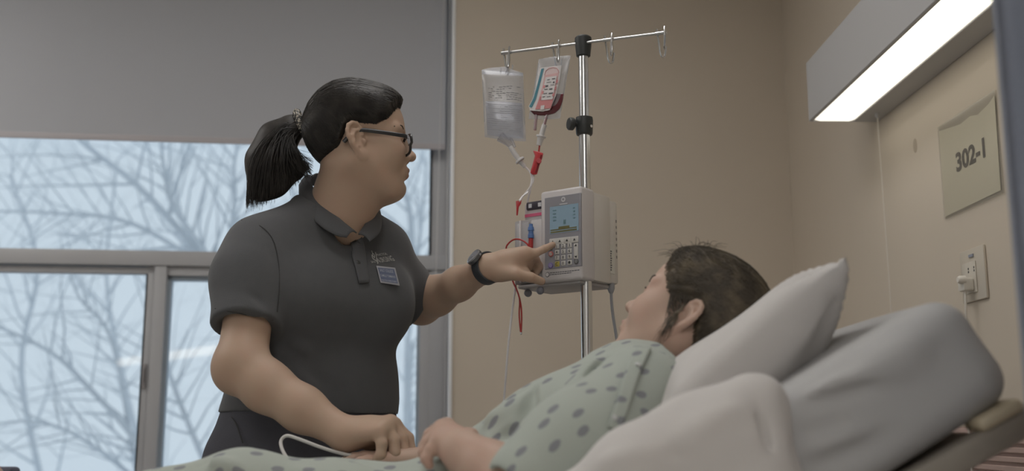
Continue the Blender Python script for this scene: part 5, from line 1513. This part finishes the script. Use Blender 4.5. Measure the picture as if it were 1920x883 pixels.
for i in range(2600):
    a = rs_.uniform(0, 6.283); r_ = math.sqrt(rs_.uniform(0, 1))
    t = rs_.uniform(0, 1)                                    # where along the fan of ends
    depth = rs_.normal(0, .022) + .0
    endpx = np.interp(t, [0, .35, .7, 1], [461, 492, 535, 588]); endpy = np.interp(t, [0, .35, .7, 1], [382, 377, 350, 322]) + rs_.normal(0, 7) - abs(rs_.normal(0, 8))
    midx = np.interp(t, [0, .5, 1], [476, 515, 556]); midy = np.interp(t, [0, .5, 1], [298, 290, 285])
    q0 = P(571 + r_ * 5 * math.cos(a), 231 + r_ * 15 * math.sin(a), 2.13 + .014 * r_ * math.cos(a * 2))
    q1 = P(np.interp(t, [0, .5, 1], [522, 533, 552]) + rs_.normal(0, 2), np.interp(t, [0, .5, 1], [238, 250, 262]) + rs_.normal(0, 4), 2.13 + depth * .6)
    q2 = P(midx + rs_.normal(0, 4), midy + rs_.normal(0, 3), 2.13 + depth * 1.25); q3 = P(endpx, endpy, 2.125 + depth)
    polys.append([list(x) for x in bez([q0, q1, q2, q3], 12)])
strands('ponytail_strands', polys, .00062, hmat, hair)['kind'] = 'stuff'
# strands drawn back over the skull to the tie
starts = []
for i in range(1500):
    f = rs_.uniform(-.07, .098); k_ = -1 if rs_.uniform() < .8 else 1
    base_u = np.interp(f, HL[:, 0], HL[:, 1]) + abs(rs_.normal(0, .03)) - .003
    starts.append((f, k_, base_u))
tl3 = np.array(nh.loc(np.array(tie)[None])).ravel()
PL = []
for f, k_, u0 in starts:
    # cast out from the head's axis to the surface
    c = np.array((f, .0, max(u0, .0))); lat = .075 * math.sqrt(max(.02, 1 - ((f - .002) / .105) ** 2 - ((u0 - .046) / .095) ** 2)) * k_
    n_ = 11; row = []
    for j in range(n_):
        t = j / (n_ - 1) * .97
        q = np.array((f, lat, u0)) * (1 - t) + tl3 * t
        q[1] += lat * .55 * math.sin(math.pi * t); q[2] += .02 * math.sin(math.pi * t)
        row.append(list(nh.p(*q)))
    PL.append(row)
PL = np.array(PL); sh0 = PL.shape
hc2 = Field(); hc2.pr = list(skullf.pr); hc2.disp = lambda p: -np.maximum(hair_t(p), 0)
sn = hc2.snap(PL.reshape(-1, 3), .0006, 7).reshape(sh0)
good = (np.abs(hc2.ev(sn.reshape(-1, 3)).reshape(sh0[:2])) < .004).all(1) & (np.linalg.norm(np.diff(sn, axis=1), axis=2).max(1) < .045)
strands('swept_back_strands', sn[good], .00055, hmat, hair)['kind'] = 'stuff'
# patterned hair tie
tiem = bpy.data.materials.new('speckled_hair_tie'); tiem.use_nodes = True
_N = tiem.node_tree.nodes; _L = tiem.node_tree.links; vo = _N.new('ShaderNodeTexVoronoi'); vo.inputs['Scale'].default_value = 260; tcx = _N.new('ShaderNodeTexCoord'); cr = _N.new('ShaderNodeValToRGB')
_L.new(tcx.outputs['Object'], vo.inputs['Vector']); _L.new(vo.outputs['Distance'], cr.inputs[0]); _L.new(cr.outputs[0], _N['Principled BSDF'].inputs['Base Color'])
cr.color_ramp.elements[0].color = (.45, .40, .33, 1); cr.color_ramp.elements[1].color = (.03, .03, .03, 1); cr.color_ramp.elements[0].position = .35; cr.color_ramp.elements[1].position = .55
tdir = (P(590, 226, 2.13) - P(550, 238, 2.13)).normalized(); ta_ = Vector((0, 1, 0)); tb_ = tdir.cross(ta_)
ring_ = [P(563, 231, 2.13) + (ta_ * .7 * math.cos(2 * math.pi * i / 28) + tb_ * math.sin(2 * math.pi * i / 28)) * .0245 for i in range(29)]
ti = MB().tube(ring_, .0075, 10, cap=False, rs=[.0075 + .0012 * math.sin(i * 2.7) for i in range(29)]).build('hair_tie', tiem, nurse, smooth=True)
ti['label'] = 'speckled fabric hair tie'
# brows, eyes
for k_ in (-1, 1):
    MB().sphere(nh.p(.0815, .032 * k_, .0105), .0122 * nh.s, 16, 12).build('eye', mat('eye_white', (.55, .53, .50), .2), nurse, smooth=True)
    bp_ = body.snap([list(nh.p(f, l * k_, u)) for f, l, u in ((.088, .030, .029), (.084, .040, .0305), (.076, .053, .028))], .0002)
    MB().tube(bez([Vector(v) for v in bp_], 12), .0013, 6).build('eyebrow', hmat, nurse, smooth=True)

# glasses
gl_m = mat('black_acetate', (.02, .02, .022), .3, coat=.3); lens_g = clear_mat('spectacle_lens', (.9, .92, .94), gloss=.06, haze=.05, rough=.02)
gls = empty('eyeglasses', nh.p(.10, 0, .012), 'black framed glasses worn by the nurse', 'glasses')
for k_ in (-1, 1):
    cen = (.1085, .034 * k_, -.006)
    pts = []
    for i in range(33):
        a = 2 * math.pi * i / 32; ca, sa = math.cos(a), math.sin(a)
        x = .0265 * math.copysign(abs(ca) ** .7, ca); y = .0185 * math.copysign(abs(sa) ** .7, sa) * (1.08 if sa > 0 else .98)
        pts.append(nh.p(cen[0] - .012 * (abs(cen[1] + x * k_ * 1.0) / .06) ** 2 - .003 * (y < 0), cen[1] + x, cen[2] + y))
    MB().tube(pts, .0028, 8, cap=False).build('rim', gl_m, gls, smooth=True)
    inner = pts[:-1]; c_ = sum(inner, Vector()) / len(inner)
    MB().add([c_] + inner, [(0, i + 1, (i + 1) % 32 + 1) for i in range(32)]).build('lens', lens_g, gls, smooth=True, fix=False)
    tm_ = [nh.p(.100, .0615 * k_, .005), nh.p(.092, .070 * k_, .0055), nh.p(.05, .077 * k_, .012), nh.p(.010, .0775 * k_, .018), nh.p(-.008, .0765 * k_, .012), nh.p(-.026, .074 * k_, -.004)]
    MB().tube(bez(tm_, 30), .0042, 8, flat=.45, ref=nh.U).build('temple', gl_m, gls, smooth=True)
    MB().box((-.004, -.002, -.003), (.004, .002, .003), lambda a, b, c: nh.p(.099 + a, .0625 * k_ + b, .005 + c)).build('hinge', silver, gls)
MB().tube(bez([nh.p(.1085, .0085, .002), nh.p(.1115, 0, .005), nh.p(.1085, -.0085, .002)], 10), .0020, 8).build('bridge', gl_m, gls, smooth=True)

# wristwatch on the left wrist
wdir = (WL - EL).normalized(); wc = WL + wdir * .004
wup = P(911, 485, 2.148) - P(915, 507, 2.168); wup = (wup - wdir * wup.dot(wdir)).normalized(); wup = (wup + Vector((0, -.55, 0))).normalized(); wup = (wup - wdir * wup.dot(wdir)).normalized()
wsd = wdir.cross(wup)
wt_ = empty('wristwatch', wc, 'dark wristwatch with a round grey dial on the nurse\'s left wrist', 'watch')
strap_m = mat('slate_watch_strap', (.045, .05, .058), .6)
strap = [wc + (wup * math.cos(2 * math.pi * i / 40) * .0300 + wsd * math.sin(2 * math.pi * i / 40) * .0305) for i in range(41)]
mbw = MB(); nW = 41
vs_ = []
for i in range(41):
    a = 2 * math.pi * i / 40; rd_ = (wup * math.cos(a) + wsd * math.sin(a))
    for (r0, w0) in ((.0300, -.0105), (.0335, -.0105), (.0335, .0105), (.0300, .0105)): vs_.append(wc + rd_ * r0 + wdir * w0)
mbw.add(vs_, [(i * 4 + j, i * 4 + (j + 1) % 4, (i + 1) * 4 + (j + 1) % 4, (i + 1) * 4 + j) for i in range(40) for j in range(4)])
mbw.build('strap', strap_m, wt_, bevel=.0008)
cbase = wc + wup * .0320
MB().lathe(cbase, wup, [(0, .0165), (.001, .0180), (.006, .0185), (.0075, .0182), (.0085, .0168), (.0088, .0150)], 36).build('case', mat('gunmetal_case', (.16, .16, .17), .3, metal=.8), wt_, smooth=True)
dial = MB().lathe(cbase + wup * .0088, wup, [(0, .0150), (.0006, .0148)], 36).build('dial', mat('grey_dial', (.20, .20, .22), .15, coat=.6), wt_)
MB().lathe(cbase + wup * .0074, wup, [(0, .0176), (.0014, .0174), (.0018, .0168)], 36).build('bezel', mat('pale_bezel', (.42, .42, .43), .25, metal=.8), wt_, smooth=True)
for an, ln in ((.6, .008), (2.3, .011)):
    hd_ = (wdir * math.cos(an) + wsd * math.sin(an)); MB().tube([cbase + wup * .0098, cbase + wup * .0098 + hd_ * ln], .0004, 4).build('watch_hand', silver, dial)
MB().lathe(cbase + wup * .004 + wdir * .018, wdir, [(0, .002), (.003, .002)], 8).build('crown', silver, wt_, smooth=True)
# ------------------------------------------------------------------ the patient
pat_skin = skin_mat('patient_skin', (.50, .355, .28), (.42, .20, .19), (.52, .31, .25))
TP = math.radians(29); UP = math.radians(32)
Fp = Vector((-math.cos(UP) * math.cos(TP), math.cos(UP) * math.sin(TP), math.sin(UP)))
Up_ = Vector((math.sin(UP), .02, math.cos(UP)))
_tmp = Head((0, 0, 0), Fp, Up_)
PO = P(1284, 590, 1.60) - _tmp.L * .074
ph = Head(PO, Fp, Up_, .98, full=.004, earf=.004)
BP = math.radians(31)
Utp = Vector((math.cos(BP), 0, math.sin(BP))); Ftp = Vector((-math.sin(BP), 0, math.cos(BP))); Ltp = Vector((0, -1, 0))
patient = empty('person', (P(900, 900, 1.68).x, 1.68, P(900, 1000, 1.68).z), 'patient in a mint dotted gown lying propped up in the bed', 'person')
pbody = Field()
ph.skull(pbody); ph.face(pbody, .7)
for k_ in (-1, 1): ph.ell(pbody, (.0985, .034 * k_, .0112), (.0062, .0125, .0030), .002, -1)
ph.ear(pbody, 1, tilt=8, out=22); ph.ear(pbody, -1, tilt=8, out=22)
nb0 = ph.p(-.015, 0, -.03); nb1 = P(1262, 700, 1.68)
pbody.cap(nb0, nb1, .052, .058, k=.03); pbody.cap(ph.p(.004, 0, -.06), P(1256, 700, 1.68), .038, .045, k=.03)
# torso line: from the pelvis to the neck
pv = P(850, 945, 1.68); shc = P(1218, 728, 1.68)
tU = (shc - pv).normalized(); tF = Vector((-tU.z, 0, tU.x)); TLn = (shc - pv).length
pbody.loft(pv, tU, tF, Ltp, [(-.02, 0, -.012, .165, .075), (.12, 0, -.01, .150, .070), (.26, 0, -.01, .150, .072), (TLn - .03, 0, -.004, .150, .062), (TLn + .03, 0, 0, .08, .045)], k=.03)
pSL, pEL, pWL = P(1208, 742, 1.515), P(1000, 930, 1.40), P(872, 850, 1.475)
pSR, pER, pWR = P(1190, 720, 1.83), P(985, 880, 1.93), P(800, 862, 1.90)
def limb(fld, pts, rs, k=.02):
    for i in range(len(pts) - 1): fld.cap(pts[i], pts[i + 1], rs[i], rs[i + 1], k=k)
limb(pbody, [pSL, pSL.lerp(pEL, .5), pEL, pEL.lerp(pWL, .3), pEL.lerp(pWL, .65), pWL], [.048, .043, .040, .041, .034, .025])
limb(pbody, [pSR, pSR.lerp(pER, .5), pER, pER.lerp(pWR, .4), pWR], [.048, .042, .038, .036, .024])
# near (left) hand resting on the belly, knuckles up
mP = [P(838, 800, 1.555), P(829, 804, 1.53), P(824, 814, 1.505), P(824, 828, 1.482)]
fP = [[P(816, 809, 1.562), P(803, 829, 1.562), P(806, 848, 1.552)], [P(808, 816, 1.532), P(797, 838, 1.532), P(802, 856, 1.526)],
      [P(804, 829, 1.503), P(795, 848, 1.500), P(801, 864, 1.497)], [P(808, 843, 1.478), P(799, 860, 1.475), P(805, 872, 1.474)]]
tP = [P(870, 836, 1.525), P(879, 823, 1.548), P(884, 816, 1.562), P(872, 811, 1.578)]
hand_prims(pbody, pWL, mP, fP, tP, rp=.0140, rf=.0098)
pbody.cap(pWL, P(850, 832, 1.51), .0265, .020, k=.02)
# far (right) hand held by the nurse
mQ = [P(722, 853, 1.915), P(718, 856, 1.895), P(716, 858, 1.878), P(718, 862, 1.862)]
fQ = [[P(690, 852, 1.918), P(672, 855, 1.918), P(655, 860, 1.918)], [P(684, 853, 1.895), P(662, 856, 1.893), P(645, 862, 1.892)], [P(684, 855, 1.876), P(664, 858, 1.873), P(650, 863, 1.872)], [P(690, 860, 1.858), P(675, 863, 1.855), P(662, 867, 1.853)]]
tQ = [P(775, 862, 1.92), P(750, 862, 1.935), P(728, 862, 1.94), P(712, 864, 1.94)]
hand_prims(pbody, pWR, mQ, fQ, tQ, rp=.0125, rf=.0075)
# legs under the gown
hipL, kneL, ankL = P(830, 1010, 1.59), P(440, 968, 1.60), P(40, 1015, 1.60)
hipR, kneR, ankR = P(830, 1010, 1.78), P(420, 965, 1.80), P(40, 1005, 1.80)
for h_, k_, a_ in ((hipL, kneL, ankL), (hipR, kneR, ankR)):
    limb(pbody, [h_, h_.lerp(k_, .5), k_, k_.lerp(a_, .4), a_], [.072, .066, .052, .050, .034], .03)
    pbody.cap(a_ + Vector((-.01, 0, .0)), a_ + Vector((-.06, 0, .09)), .032, .024, k=.02)
pb_o = field_obj('body', pbody, .0025, pat_skin, patient, tint=ph.lips())

# gown with grey dots
def gown_mat():
    m = bpy.data.materials.new('mint_dotted_cotton'); m.use_nodes = True; N = m.node_tree.nodes; L = m.node_tree.links
    b = N['Principled BSDF']; b.inputs['Roughness'].default_value = .85; b.inputs['Specular IOR Level'].default_value = .12; b.inputs['Sheen Weight'].default_value = .08
    at = N.new('ShaderNodeAttribute'); at.attribute_name = 'cloth'
    def math_(op, a, bb=None, c=None):
        n = N.new('ShaderNodeMath'); n.operation = op
        for i, v in enumerate((a, bb, c)):
            if v is None: continue
            if isinstance(v, (int, float)): n.inputs[i].default_value = v
            else: L.new(v, n.inputs[i])
        return n.outputs[0]
    vm = N.new('ShaderNodeVectorMath'); vm.operation = 'SCALE'; vm.inputs['Scale'].default_value = 1.0
    L.new(at.outputs['Vector'], vm.inputs[0])
    vo = N.new('ShaderNodeTexVoronoi'); vo.voronoi_dimensions = '2D'; vo.feature = 'F1'; vo.inputs['Scale'].default_value = 1 / .050; vo.inputs['Randomness'].default_value = .6
    L.new(vm.outputs[0], vo.inputs['Vector'])
    nz = N.new('ShaderNodeTexNoise'); nz.inputs['Scale'].default_value = 160; L.new(at.outputs['Vector'], nz.inputs['Vector'])
    dist = math_('ADD', vo.outputs['Distance'], math_('MULTIPLY', math_('SUBTRACT', nz.outputs['Fac'], .5), .05))
    rp = N.new('ShaderNodeMapRange'); rp.inputs[1].default_value = .165; rp.inputs[2].default_value = .195; rp.inputs[3].default_value = 1; rp.inputs[4].default_value = 0
    L.new(dist, rp.inputs[0])
    mx = N.new('ShaderNodeMix'); mx.data_type = 'RGBA'; mx.inputs[6].default_value = (.415, .450, .405, 1); mx.inputs[7].default_value = (.24, .25, .265, 1)
    L.new(rp.outputs[0], mx.inputs[0]); L.new(mx.outputs[2], b.inputs['Base Color'])
    tc = N.new('ShaderNodeTexCoord'); n2 = N.new('ShaderNodeTexNoise'); n2.inputs['Scale'].default_value = 500; L.new(tc.outputs['Object'], n2.inputs['Vector'])
    bp = N.new('ShaderNodeBump'); bp.inputs['Strength'].default_value = .1; bp.inputs['Distance'].default_value = .002; L.new(n2.outputs['Fac'], bp.inputs['Height']); L.new(bp.outputs['Normal'], b.inputs['Normal'])
    return m
gown_m = gown_mat()
def cloth_coords(me, V, Q):
    """flat cloth coordinates wound round the body: length along the body, girth round it"""
    n = len(V); v = np.asarray(V)
    p0 = np.array(pv); 
    x = v[:, 0]
    # spine height below each point: follows the seat, then the backrest
    zx = np.interp(x, [-2, pv.x, shc.x, shc.x + .3], [pv.z - .05, pv.z - .02, shc.z - .02, shc.z + .15])
    ang = np.arctan2(v[:, 2] - zx + .02, -(v[:, 1] - 1.68))
    along = np.where(x < pv.x, x - pv.x, (x - pv.x) * 1.17)
    g = np.stack([along, (v[:, 2] - zx) + v[:, 1], np.zeros(n)], 1).astype(np.float32)
    at = me.attributes.new('cloth', 'FLOAT_VECTOR', 'POINT'); at.data.foreach_set('vector', g.ravel())
gf = Field()
gf.loft(pv, tU, tF, Ltp, [(-.06, 0, -.01, .19, .088), (.06, 0, -.004, .19, .090), (.16, 0, -.002, .185, .092), (.28, 0, -.002, .185, .090), (TLn - .07, 0, .004, .178, .092), (TLn, 0, .006, .15, .084), (TLn + .04, 0, .004, .10, .06)], k=.03)
for k_ in (-1, 1): gf.ell(pv + tU * (TLn - .16) + tF * .060 + Ltp * (.075 * k_), (.070, .065, .032), (tU, Ltp, tF), k=.05)
gf.cap(pSL + Vector((0, .01, .0)), P(1090, 850, 1.425), .068, .075, k=.05); gf.cap(P(1090, 850, 1.425), P(1010, 915, 1.40), .075, .070, k=.04)
gf.cap(pSR, P(1060, 830, 1.90), .070, .075, k=.05); gf.cap(P(1060, 830, 1.90), P(960, 880, 1.92), .074, .066, k=.04)
# skirt over hips and legs
gf.cap(P(850, 1008, 1.60), P(640, 990, 1.60), .100, .090, k=.05); gf.cap(P(850, 1008, 1.77), P(640, 983, 1.78), .098, .088, k=.05)
gf.cap(P(640, 990, 1.60), P(455, 955, 1.60), .090, .076, k=.05); gf.cap(P(640, 985, 1.78), P(440, 958, 1.80), .088, .074, k=.05)
gf.cap(P(455, 955, 1.60), P(300, 983, 1.60), .076, .070, k=.05); gf.cap(P(300, 983, 1.60), P(60, 1018, 1.60), .070, .066, k=.05)
gf.cap(P(440, 958, 1.80), P(300, 981, 1.80), .074, .070, k=.05); gf.cap(P(300, 981, 1.80), P(60, 1013, 1.80), .070, .066, k=.05)
gf.cap(P(700, 1008, 1.69), P(300, 998, 1.70), .075, .06, k=.07)
# neck opening and the open sleeve end
gf.cap(P(1262, 690, 1.67), P(1300, 610, 1.66), .058, .07, k=.012, op=-1)
gf.cap(P(1225, 660, 1.68), P(1250, 600, 1.67), .035, .05, k=.012, op=-1)
gf.cap(P(1015, 905, 1.405), P(930, 960, 1.37), .042, .048, k=.008, op=-1)
_gc = crease([(P(985, 790, 1.52), P(1010, 730, 1.58), .014, -.010), (P(1000, 800, 1.52), P(1020, 850, 1.48), .012, -.010), (P(1085, 735, 1.50), P(1150, 665, 1.56), .012, -.010), (P(1065, 745, 1.50), P(1130, 665, 1.56), .014, .008),
              (P(1010, 840, 1.46), P(1130, 790, 1.44), .014, .008), (P(990, 860, 1.46), P(1100, 850, 1.42), .014, -.010), (P(1060, 880, 1.42), P(1180, 800, 1.43), .012, .009), (P(900, 790, 1.58), P(985, 760, 1.56), .014, .007),
              (P(950, 760, 1.58), P(1040, 690, 1.62), .014, -.006), (P(920, 830, 1.54), P(1000, 800, 1.52), .010, -.005), (P(1180, 830, 1.45), P(1150, 850, 1.42), .012, -.01), (P(1100, 760, 1.46), P(1190, 720, 1.47), .012, .006),
              (P(380, 850, 1.55), P(450, 880, 1.52), .014, .008), (P(330, 865, 1.55), P(400, 850, 1.55), .012, -.008), (P(540, 860, 1.55), P(640, 880, 1.5), .014, .006), (P(650, 860, 1.6), P(780, 870, 1.55), .012, -.006),
              (P(1150, 690, 1.52), P(1215, 660, 1.55), .010, .006)])
_gw = wobble(77, .0036, 24, 8); gf.disp = lambda p: 1.9 * _gc(p) + _gw(p); gf.dispmax = .02
V_, Q_ = net(gf, .0042)
gme = mesh_from_arrays('hospital_gown', V_, Q_); cloth_coords(gme, V_, Q_)
gown = link_mesh('hospital_gown', gme, gown_m, patient, None, True); gown['label'] = 'mint green hospital gown with grey dots'
gseam = mat('mint_seam', (.50, .57, .50), .8)
def gown_flap(pixA, pixB, name, off=.004, thick=.003, J=6, m=gown_m):
    A_ = [gf.hit(x, y, off) for x, y in pixA]; B_ = [gf.hit(x, y, off * .5) for x, y in pixB]
    if not all(A_) or not all(B_): return None
    A_, B_ = bez(A_, 20), bez(B_, 20); k = min(len(A_), len(B_))
    vv = [A_[i].lerp(B_[i], j / J) for i in range(k) for j in range(J + 1)]
    S_ = gf.snap([list(v) for v in vv], off, 3)
    ff = [(i * (J + 1) + j, i * (J + 1) + j + 1, (i + 1) * (J + 1) + j + 1, (i + 1) * (J + 1) + j) for i in range(k - 1) for j in range(J)]
    me = bpy.data.meshes.new(name); me.from_pydata([tuple(v) for v in S_], [], ff)
    cloth_coords(me, S_, None)
    o = link_mesh(name, me, m, gown, None, True); md = o.modifiers.new('thickness', 'SOLIDIFY'); md.thickness = thick; md.offset = 0
    return o
gown_flap([(1222, 652), (1200, 700), (1180, 760), (1160, 812)], [(1192, 655), (1172, 700), (1155, 755), (1138, 800)], 'snap_band')
snapm = mat('pearl_snap', (.55, .56, .55), .25)
for (x, y) in ((1197, 683), (1153, 783)):
    q = gf.hit(x, y, .0075)
    if q: MB().lathe(q, gf.normal(q), [(-.001, .004), (.0008, .0042), (.0016, .003)], 12).build('snap', snapm, gown, smooth=True)

# patient's hair
pmat = hair_mat('brown_hair', (.080, .066, .051), (.165, .132, .090), .45)
pskull = Field(); ph.skull(pskull)
pskull.cap(ph.p(-.055, 0, .0), ph.p(-.062, .0, -.075), .055, .036, k=.03)
HLp = np.array([(-.16, -.16), (-.055, -.11), (-.040, -.050), (-.026, -.018), (-.014, .022), (.000, .026), (.020, .020), (.036, .018), (.052, .028), (.066, .044), (.080, .060), (.095, .076), (.12, .090)])
def phair_t(p):
    f, l, u = ph.loc(p)
    edge = u - np.interp(f, HLp[:, 0], HLp[:, 1]) - .003 * np.sin(u * 420 + f * 160)
    return np.clip(edge * .45, -.010, .010) + .006 * np.exp(-((f + .07) / .05) ** 2 - ((u - .06) / .06) ** 2)
phc = Field(); phc.pr = list(pskull.pr)
phc.disp = lambda p: -phair_t(p); phc.dispmax = .03
phair = field_obj('hair', phc, .0028, pmat, patient); phair['label'] = 'brown hair tied behind the head'
rp_ = np.random.RandomState(5); PL = []
ptie = np.array((-.105, .0, .035))
for i in range(2600):
    f = rp_.uniform(-.06, .085); k_ = 1 if rp_.uniform() < .8 else -1
    u0 = np.interp(f, HLp[:, 0], HLp[:, 1]) + abs(rp_.normal(0, .04)) - .006
    lat = .075 * math.sqrt(max(.02, 1 - ((f - .002) / .105) ** 2 - ((u0 - .046) / .095) ** 2)) * k_
    row = []; wv = rp_.normal(0, .006); end = ptie + rp_.normal(0, .02, 3) + np.array((0, 0, rp_.uniform(-.06, .03)))
    for j in range(12):
        t = j / 11
        q = np.array((f, lat, u0)) * (1 - t) + end * t
        q[1] += lat * .55 * math.sin(math.pi * t); q[2] += (.02 + wv) * math.sin(math.pi * t)
        row.append(list(ph.p(*q)))
    PL.append(row)
PL = np.array(PL); sh0 = PL.shape
offs = rp_.uniform(.0002, .0022, sh0[0])
phc2 = Field(); phc2.pr = list(pskull.pr); phc2.disp = lambda p: -np.maximum(phair_t(p), 0)
sn = phc2.snap(PL.reshape(-1, 3), np.repeat(offs, sh0[1]), 7).reshape(sh0)
good = (np.abs(phc2.ev(sn.reshape(-1, 3)).reshape(sh0[:2])) < .006).all(1) & (np.linalg.norm(np.diff(sn, axis=1), axis=2).max(1) < .045)
strands('swept_back_strands', sn[good], .00055, pmat, phair)['kind'] = 'stuff'
# loose wisps in front of the ear and flyaway hairs at the crown
W3 = []
for i in range(46):
    x0 = rp_.uniform(1247, 1275); y0 = rp_.uniform(500, 560); k = rp_.uniform(0, 1)
    xe, ye = (rp_.normal(1228, 10), rp_.normal(628, 10)) if k < .6 else (rp_.normal(1250, 8), rp_.normal(600, 16))
    Yb = 1.592
    pts = [(x0, y0), (x0 - 2 + rp_.normal(0, 3), y0 + (ye - y0) * .4), ((x0 + xe) / 2 + 6 + rp_.normal(0, 2), y0 + (ye - y0) * .72), (xe, ye)]
    q = bez([P(a, b, Yb) for a, b in pts], 12)
    s_ = pbody.snap([list(v) for v in q], .0028, 5)
    W3.append(s_)
strands('loose_wisps', W3, .00055, pmat, phair)['kind'] = 'stuff'
W4 = []
for i in range(70):
    x0 = rp_.uniform(1262, 1335); y0 = np.interp(x0, [1262, 1290, 1335], [486, 470, 466]); Yb = rp_.uniform(1.62, 1.70)
    dx = rp_.normal(-22 if x0 < 1295 else 10, 14); dy = -abs(rp_.normal(10, 7))
    W4.append([list(v) for v in bez([P(x0, y0 + 8, Yb), P(x0 + dx * .4, y0 + dy * .7, Yb), P(x0 + dx, y0 + dy * .9 + abs(dx) * .12, Yb)], 12)])
strands('flyaway_hairs', W4, .0004, pmat, phair)['kind'] = 'stuff'
# eyes, brows, lashes
for k_ in (-1, 1):
    ey = MB().sphere(ph.p(.0808, .032 * k_, .0105), .0126, 18, 12).build('eye', mat('eye_white', (.55, .53, .50), .2), patient, smooth=True)
    MB().sphere(ph.p(.0880, .032 * k_, .0112), .0062, 14, 10).build('iris', mat('dark_iris', (.03, .02, .015), .15), ey, smooth=True)
    lash = pbody.snap([list(ph.p(f, l * k_, u)) for f, l, u in ((.0965, .020, .0120), (.0975, .030, .0155), (.0920, .045, .0110))], .0008)
    MB().tube(bez([Vector(v) for v in lash], 12), .0015, 6).build('eyelashes', hmat, patient, smooth=True)
    br = pbody.snap([list(ph.p(f, l * k_, u)) for f, l, u in ((.096, .016, .029), (.094, .032, .0345), (.082, .050, .031))], .0006)
    MB().tube(bez([Vector(v) for v in br], 12), .0015, 6, rs=None).build('eyebrow', hmat, patient, smooth=True)

# white cable on the held hand
cb_ = [P(700, 862, 1.88), P(640, 850, 1.875), P(600, 838, 1.865), P(560, 823, 1.86), P(538, 817, 1.86), P(527, 826, 1.86), P(529, 842, 1.85), P(540, 862, 1.84)]
sx_ = MB().tube(bez(cb_, 50), .0030, 10).build('sensor_cable', mat('white_sensor_cable', (.60, .58, .56), .4), smooth=True)
tag(sx_, 'white sensor cable looping up beside the held hand', 'cable')
